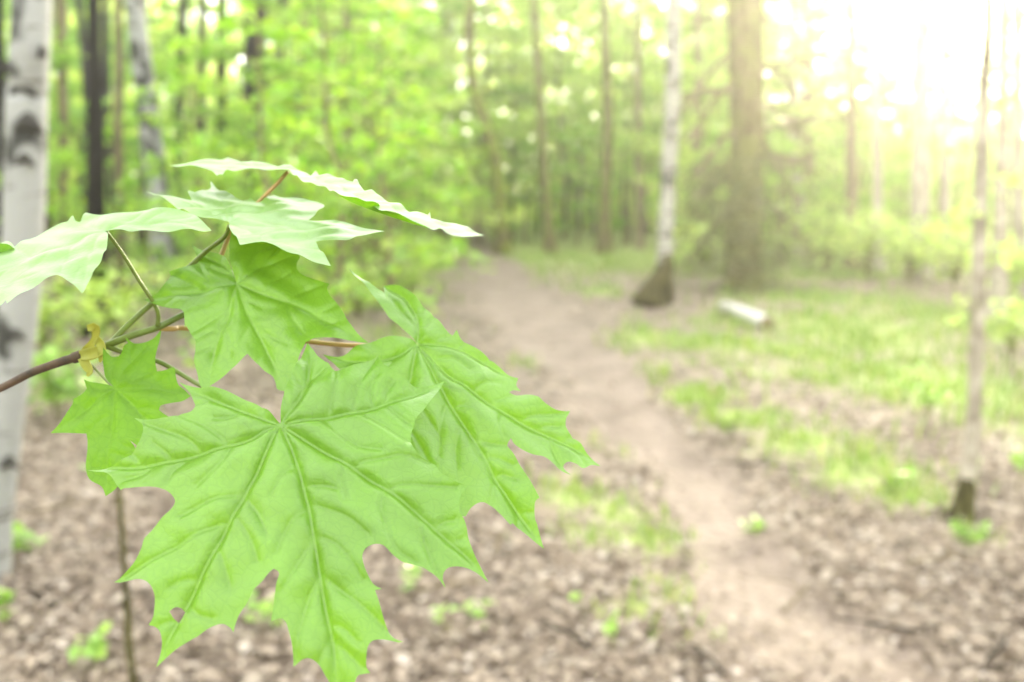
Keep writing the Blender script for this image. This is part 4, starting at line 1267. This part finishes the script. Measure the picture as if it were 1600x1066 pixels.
    P3 = O + V2[:, :1] * eu + V2[:, 1:] * ev + w[:, None] * n
    Wd = c2w(P3) - org
    me = bpy.data.meshes.new("leaf")
    me.from_pydata(Wd.tolist(), [], T3.tolist())
    me.materials.append(mat)
    me.polygons.foreach_set("use_smooth", [True] * len(me.polygons))
    uvl = me.uv_layers.new(name="UVMap")
    li = np.zeros(len(me.loops), int); me.loops.foreach_get("vertex_index", li)
    uvl.data.foreach_set("uv", V2[li].astype(np.float32).ravel())
    at = me.attributes.new("vein", 'FLOAT', 'POINT')
    at.data.foreach_set("value", np.maximum(np.exp(-(d1 / .00042) ** 2), .4 * np.exp(-(d2 / .0004) ** 2)).astype(np.float32))
    me.update()
    o = bpy.data.objects.new("leaf", me)
    COL.objects.link(o)
    o.parent = parent
    if label: o["label"] = label
    return o, (lambda px, py, off=0.0: c2w((lambda q: O + q[0, 0] * eu + q[0, 1] * ev + (bend(q[:, 0], q[:, 1])[0] + off) * n)(leaf_uv([(px, py)], J, nrm, z0, bend)[0])))


TW = at_depth(0, 607, .352)
branch = empty("maple_branch", TW)
tag(branch, "brown maple twig with large sharp fresh green leaves in the foreground", "maple branch")

bend1 = lambda u, v: -2.2 * u * u - 2.6 * np.clip(-v, 0, 1) ** 2 - 1.5 * np.clip(v, 0, 1) ** 2
lf1, s1 = make_leaf("largest front leaf facing the camera, with a small hole", L1, L1V, L1S, (437, 665), (0.0, 0.62, 0.78), .300, bend1, branch, TW, M_leaf, .00075,
                    hole=R7([(290, 665), (315, 645), (345, 640), (362, 655), (350, 685), (330, 712), (308, 695)]))
bend2 = lambda u, v: -1.2 * u * u - 1.5 * v * v
lf2, s2 = make_leaf("soft leaf pointing right behind the largest leaf", L2, L2V, L2S, (652, 538.6), (0.12, 0.60, 0.80), .345, bend2, branch, TW, M_leaf, .0010, relief=.9)
lf3, s3 = make_leaf("middle leaf, shaded at the top by the white leaf above", L3, L3V, L3S, (369.6, 443.7), (-0.05, 0.55, 0.80), .348, bend2, branch, TW, M_leaf, .0010, relief=.5)
lf4, s4 = make_leaf("small yellow-green young leaf below the bud scales", L4, L4V, L4S, (180, 607.5), (-0.1, 0.30, 0.90), .335, bend2, branch, TW, M_leaf_young, .0011, relief=.5)
bend5 = lambda u, v: -2.5 * u * u - 1.0 * v * v
lf5, s5 = make_leaf("pale drooping leaf cut by the left picture edge", L5, L5V, L5S, (163.6, 361.8), (-0.12, 0.85, 0.52), .335, bend5, branch, TW, M_leaf_pale, .0012, relief=.24)
bend6 = lambda u, v: 0.0 * u
lf6, s6 = make_leaf("whitish leaf seen flat above the middle leaf", L6, L6V, L6S, (358, 349.5), (0.0, 0.93, 0.37), .340, bend6, branch, TW, M_leaf_pale, .0012, relief=.14)
lf7, s7 = make_leaf("topmost leaf seen edge-on with a bent right wing", L7, L7V, L7S, (452, 266), (0.0, 0.95, 0.30), .368, lambda u, v: 0.0 * u, branch, TW, M_leaf_pale, .0011, relief=.12)


_p = s7(580, 325)
edge, _ = make_leaf("bright yellow-green underside of the curled leaf edge", R8([(380, 366), (450, 374), (520, 380), (590, 408), (640, 405), (690, 425), (700, 455), (780, 492), (850, 500), (940, 520), (1000, 555), (1085, 600), (1070, 614), (950, 582), (800, 534), (600, 464), (480, 415)]),
                    [R8([(400, 378), (600, 440), (800, 515), (1070, 605)])], [], (580, 325), (0.0, -0.45, 0.89), float((_p - C0) @ FW) - .0015, lambda u, v: 0.0 * u, lf7, TW, M_leaf_young, .0010, relief=.1)
edge.name = "curled_edge"
lf8, s8 = make_leaf("dark green curled leaf lobe at the left picture edge", [(-2, 383), (8, 382.5), (16, 384), (24, 390), (36, 397), (52, 402), (24, 416), (0, 425), (-40, 440), (-95, 470), (-75, 430), (-110, 405), (-60, 395)],
                    [[(-40, 420), (0, 405), (48, 402)]], [], (-40, 420), (0.1, 0.25, 0.95), .333, lambda u, v: -3 * u * u, branch, TW, M_leaf_young, .0012, relief=.6)


def stem(name, pts, depths, r0, r1, mat, parent, n=26, knob=None):
    P = np.array([at_depth(px, py, d) for (px, py), d in zip(pts, depths)])
    mb = MB()
    R = np.linspace(r0, r1, n)
    if knob: R[-4:] *= knob
    mb.tube(spline(P, n), R, 10, .02)
    return mb.build(name, mat, parent, True, TW)


mm = .352 / F * 1000
stem("twig", [(-60, 630), (0, 607), (50, 582), (100, 564), (128, 556)], [.354, .352, .351, .350, .350], .0013, .0017, M_twig, branch, knob=1.25)
stem("green_shoot", [(128, 556), (165, 540), (205, 525), (245, 512), (290, 490), (330, 470)], [.350, .350, .350, .351, .354, .358], .0015, .0010, M_stem, branch)
stem("petiole", [(172, 538), (200, 508), (235, 476), (280, 432), (322, 393), (350, 371), (358, 353)], [.350, .352, .354, .356, .354, .348, .3415], .0011, .0007, M_stem, lf6)
stem("petiole", [(335, 425), (346, 398), (362, 362), (395, 325), (430, 290), (450, 268)], [.362, .362, .364, .370, .370, .369], .0009, .0007, M_stem_red, lf7)
stem("petiole", [(246, 510), (247, 490), (238, 470), (218, 440), (195, 402), (172, 370), (165, 363)], [.350, .349, .347, .344, .341, .338, .336], .0008, .00055, M_stem, lf5, knob=1.2)
stem("petiole", [(245, 513), (270, 514), (292, 513), (400, 522), (490, 535), (570, 541), (630, 541), (651, 540)], [.352, .354, .358, .364, .362, .358, .350, .3465], .0010, .0008, M_stem_red, lf2)
stem("petiole", [(165, 541), (200, 553), (247, 565), (280, 583), (309, 600), (360, 625), (410, 650), (436, 665)], [.350, .349, .347, .344, .338, .322, .308, .3012], .0009, .0008, M_stem, lf1)
stem("petiole", [(131, 560), (148, 576), (165, 594), (179, 607)], [.349, .346, .341, .3358], .0005, .0004, M_stem, lf4)
stem("petiole", [(330, 470), (350, 445), (358, 425), (364, 432), (369, 443)], [.358, .360, .357, .353, .3488], .0009, .0007, M_stem, lf3)


def scale_blade(name, pts, depths, widths, parent, curl=0.35):
    P = spline(np.array([at_depth(px, py, d) for (px, py), d in zip(pts, depths)]), 14)
    wv = np.interp(np.linspace(0, 1, 14), np.linspace(0, 1, len(widths)), widths) * .35 / F / 2
    t = np.gradient(P, axis=0); t /= np.linalg.norm(t, axis=1, keepdims=True)
    s = np.cross(t, -FW); s /= np.linalg.norm(s, axis=1, keepdims=True)
    nn = np.cross(s, t)
    k = np.linspace(-1, 1, 7)
    front = P[:, None] + s[:, None] * (wv[:, None] * k)[..., None] + nn[:, None] * (wv[:, None] * curl * (k ** 2))[..., None]
    back = front - nn[:, None] * 0.0003
    v = np.vstack([front.reshape(-1, 3), back.reshape(-1, 3)])
    q = []
    for i in range(13):
        for j in range(6):
            a = i * 7 + j
            q.append((a, a + 1, a + 8, a + 7)); q.append((98 + a, 98 + a + 7, 98 + a + 8, 98 + a + 1))
        q.append((i * 7, i * 7 + 7, 98 + i * 7 + 7, 98 + i * 7)); a = i * 7 + 6
        q.append((a, 98 + a, 98 + a + 7, a + 7))
    mb = MB(); mb.add(v, q)
    return mb.build(name, M_bud, parent, True, TW)


scale_blade("bud_scale", [(128, 556), (138, 545), (147, 532), (150, 520), (148, 512), (136, 513)], [.348, .346, .344, .343, .342, .341], [12, 15, 11, 10, 14, 15, 9], branch)
scale_blade("bud_scale", [(126, 556), (142, 553), (156, 548), (160, 540)], [.3475, .345, .344, .344], [16, 20, 18, 6], branch)
scale_blade("bud_scale", [(128, 558), (134, 568), (140, 580), (136, 588)], [.3475, .346, .345, .345], [14, 16, 12, 3], branch)
scale_blade("bud_scale", [(150, 528), (158, 540), (159, 554), (156, 566)], [.345, .344, .344, .345], [10, 14, 12, 3], branch)

# ------------------------------------------------------------------ haze
if HAZE > 0:
    m, n_, l_ = new_mat("haze_air")
    out = n_.new("ShaderNodeOutputMaterial")
    pv_ = n_.new("ShaderNodeVolumePrincipled")
    pv_.inputs['Color'].default_value = (0.98, 0.95, 0.86, 1)
    pv_.inputs['Density'].default_value = HAZE
    pv_.inputs['Anisotropy'].default_value = 0.8
    l_.new(pv_.outputs[0], out.inputs['Volume'])
    x0, x1, y0, y1, z0, z1 = -650, 650, -350, 1250, -1.5, 16
    mb = MB()
    mb.add([(x0, y0, z0), (x1, y0, z0), (x1, y1, z0), (x0, y1, z0), (x0, y0, z1), (x1, y0, z1), (x1, y1, z1), (x0, y1, z1)],
           [(0, 3, 2, 1), (4, 5, 6, 7), (0, 1, 5, 4), (1, 2, 6, 5), (2, 3, 7, 6), (3, 0, 4, 7)])
    hz_o = mb.build("haze", m)
    tag(hz_o, "bright sunlit haze in the air of the wood", "haze", kind='stuff')
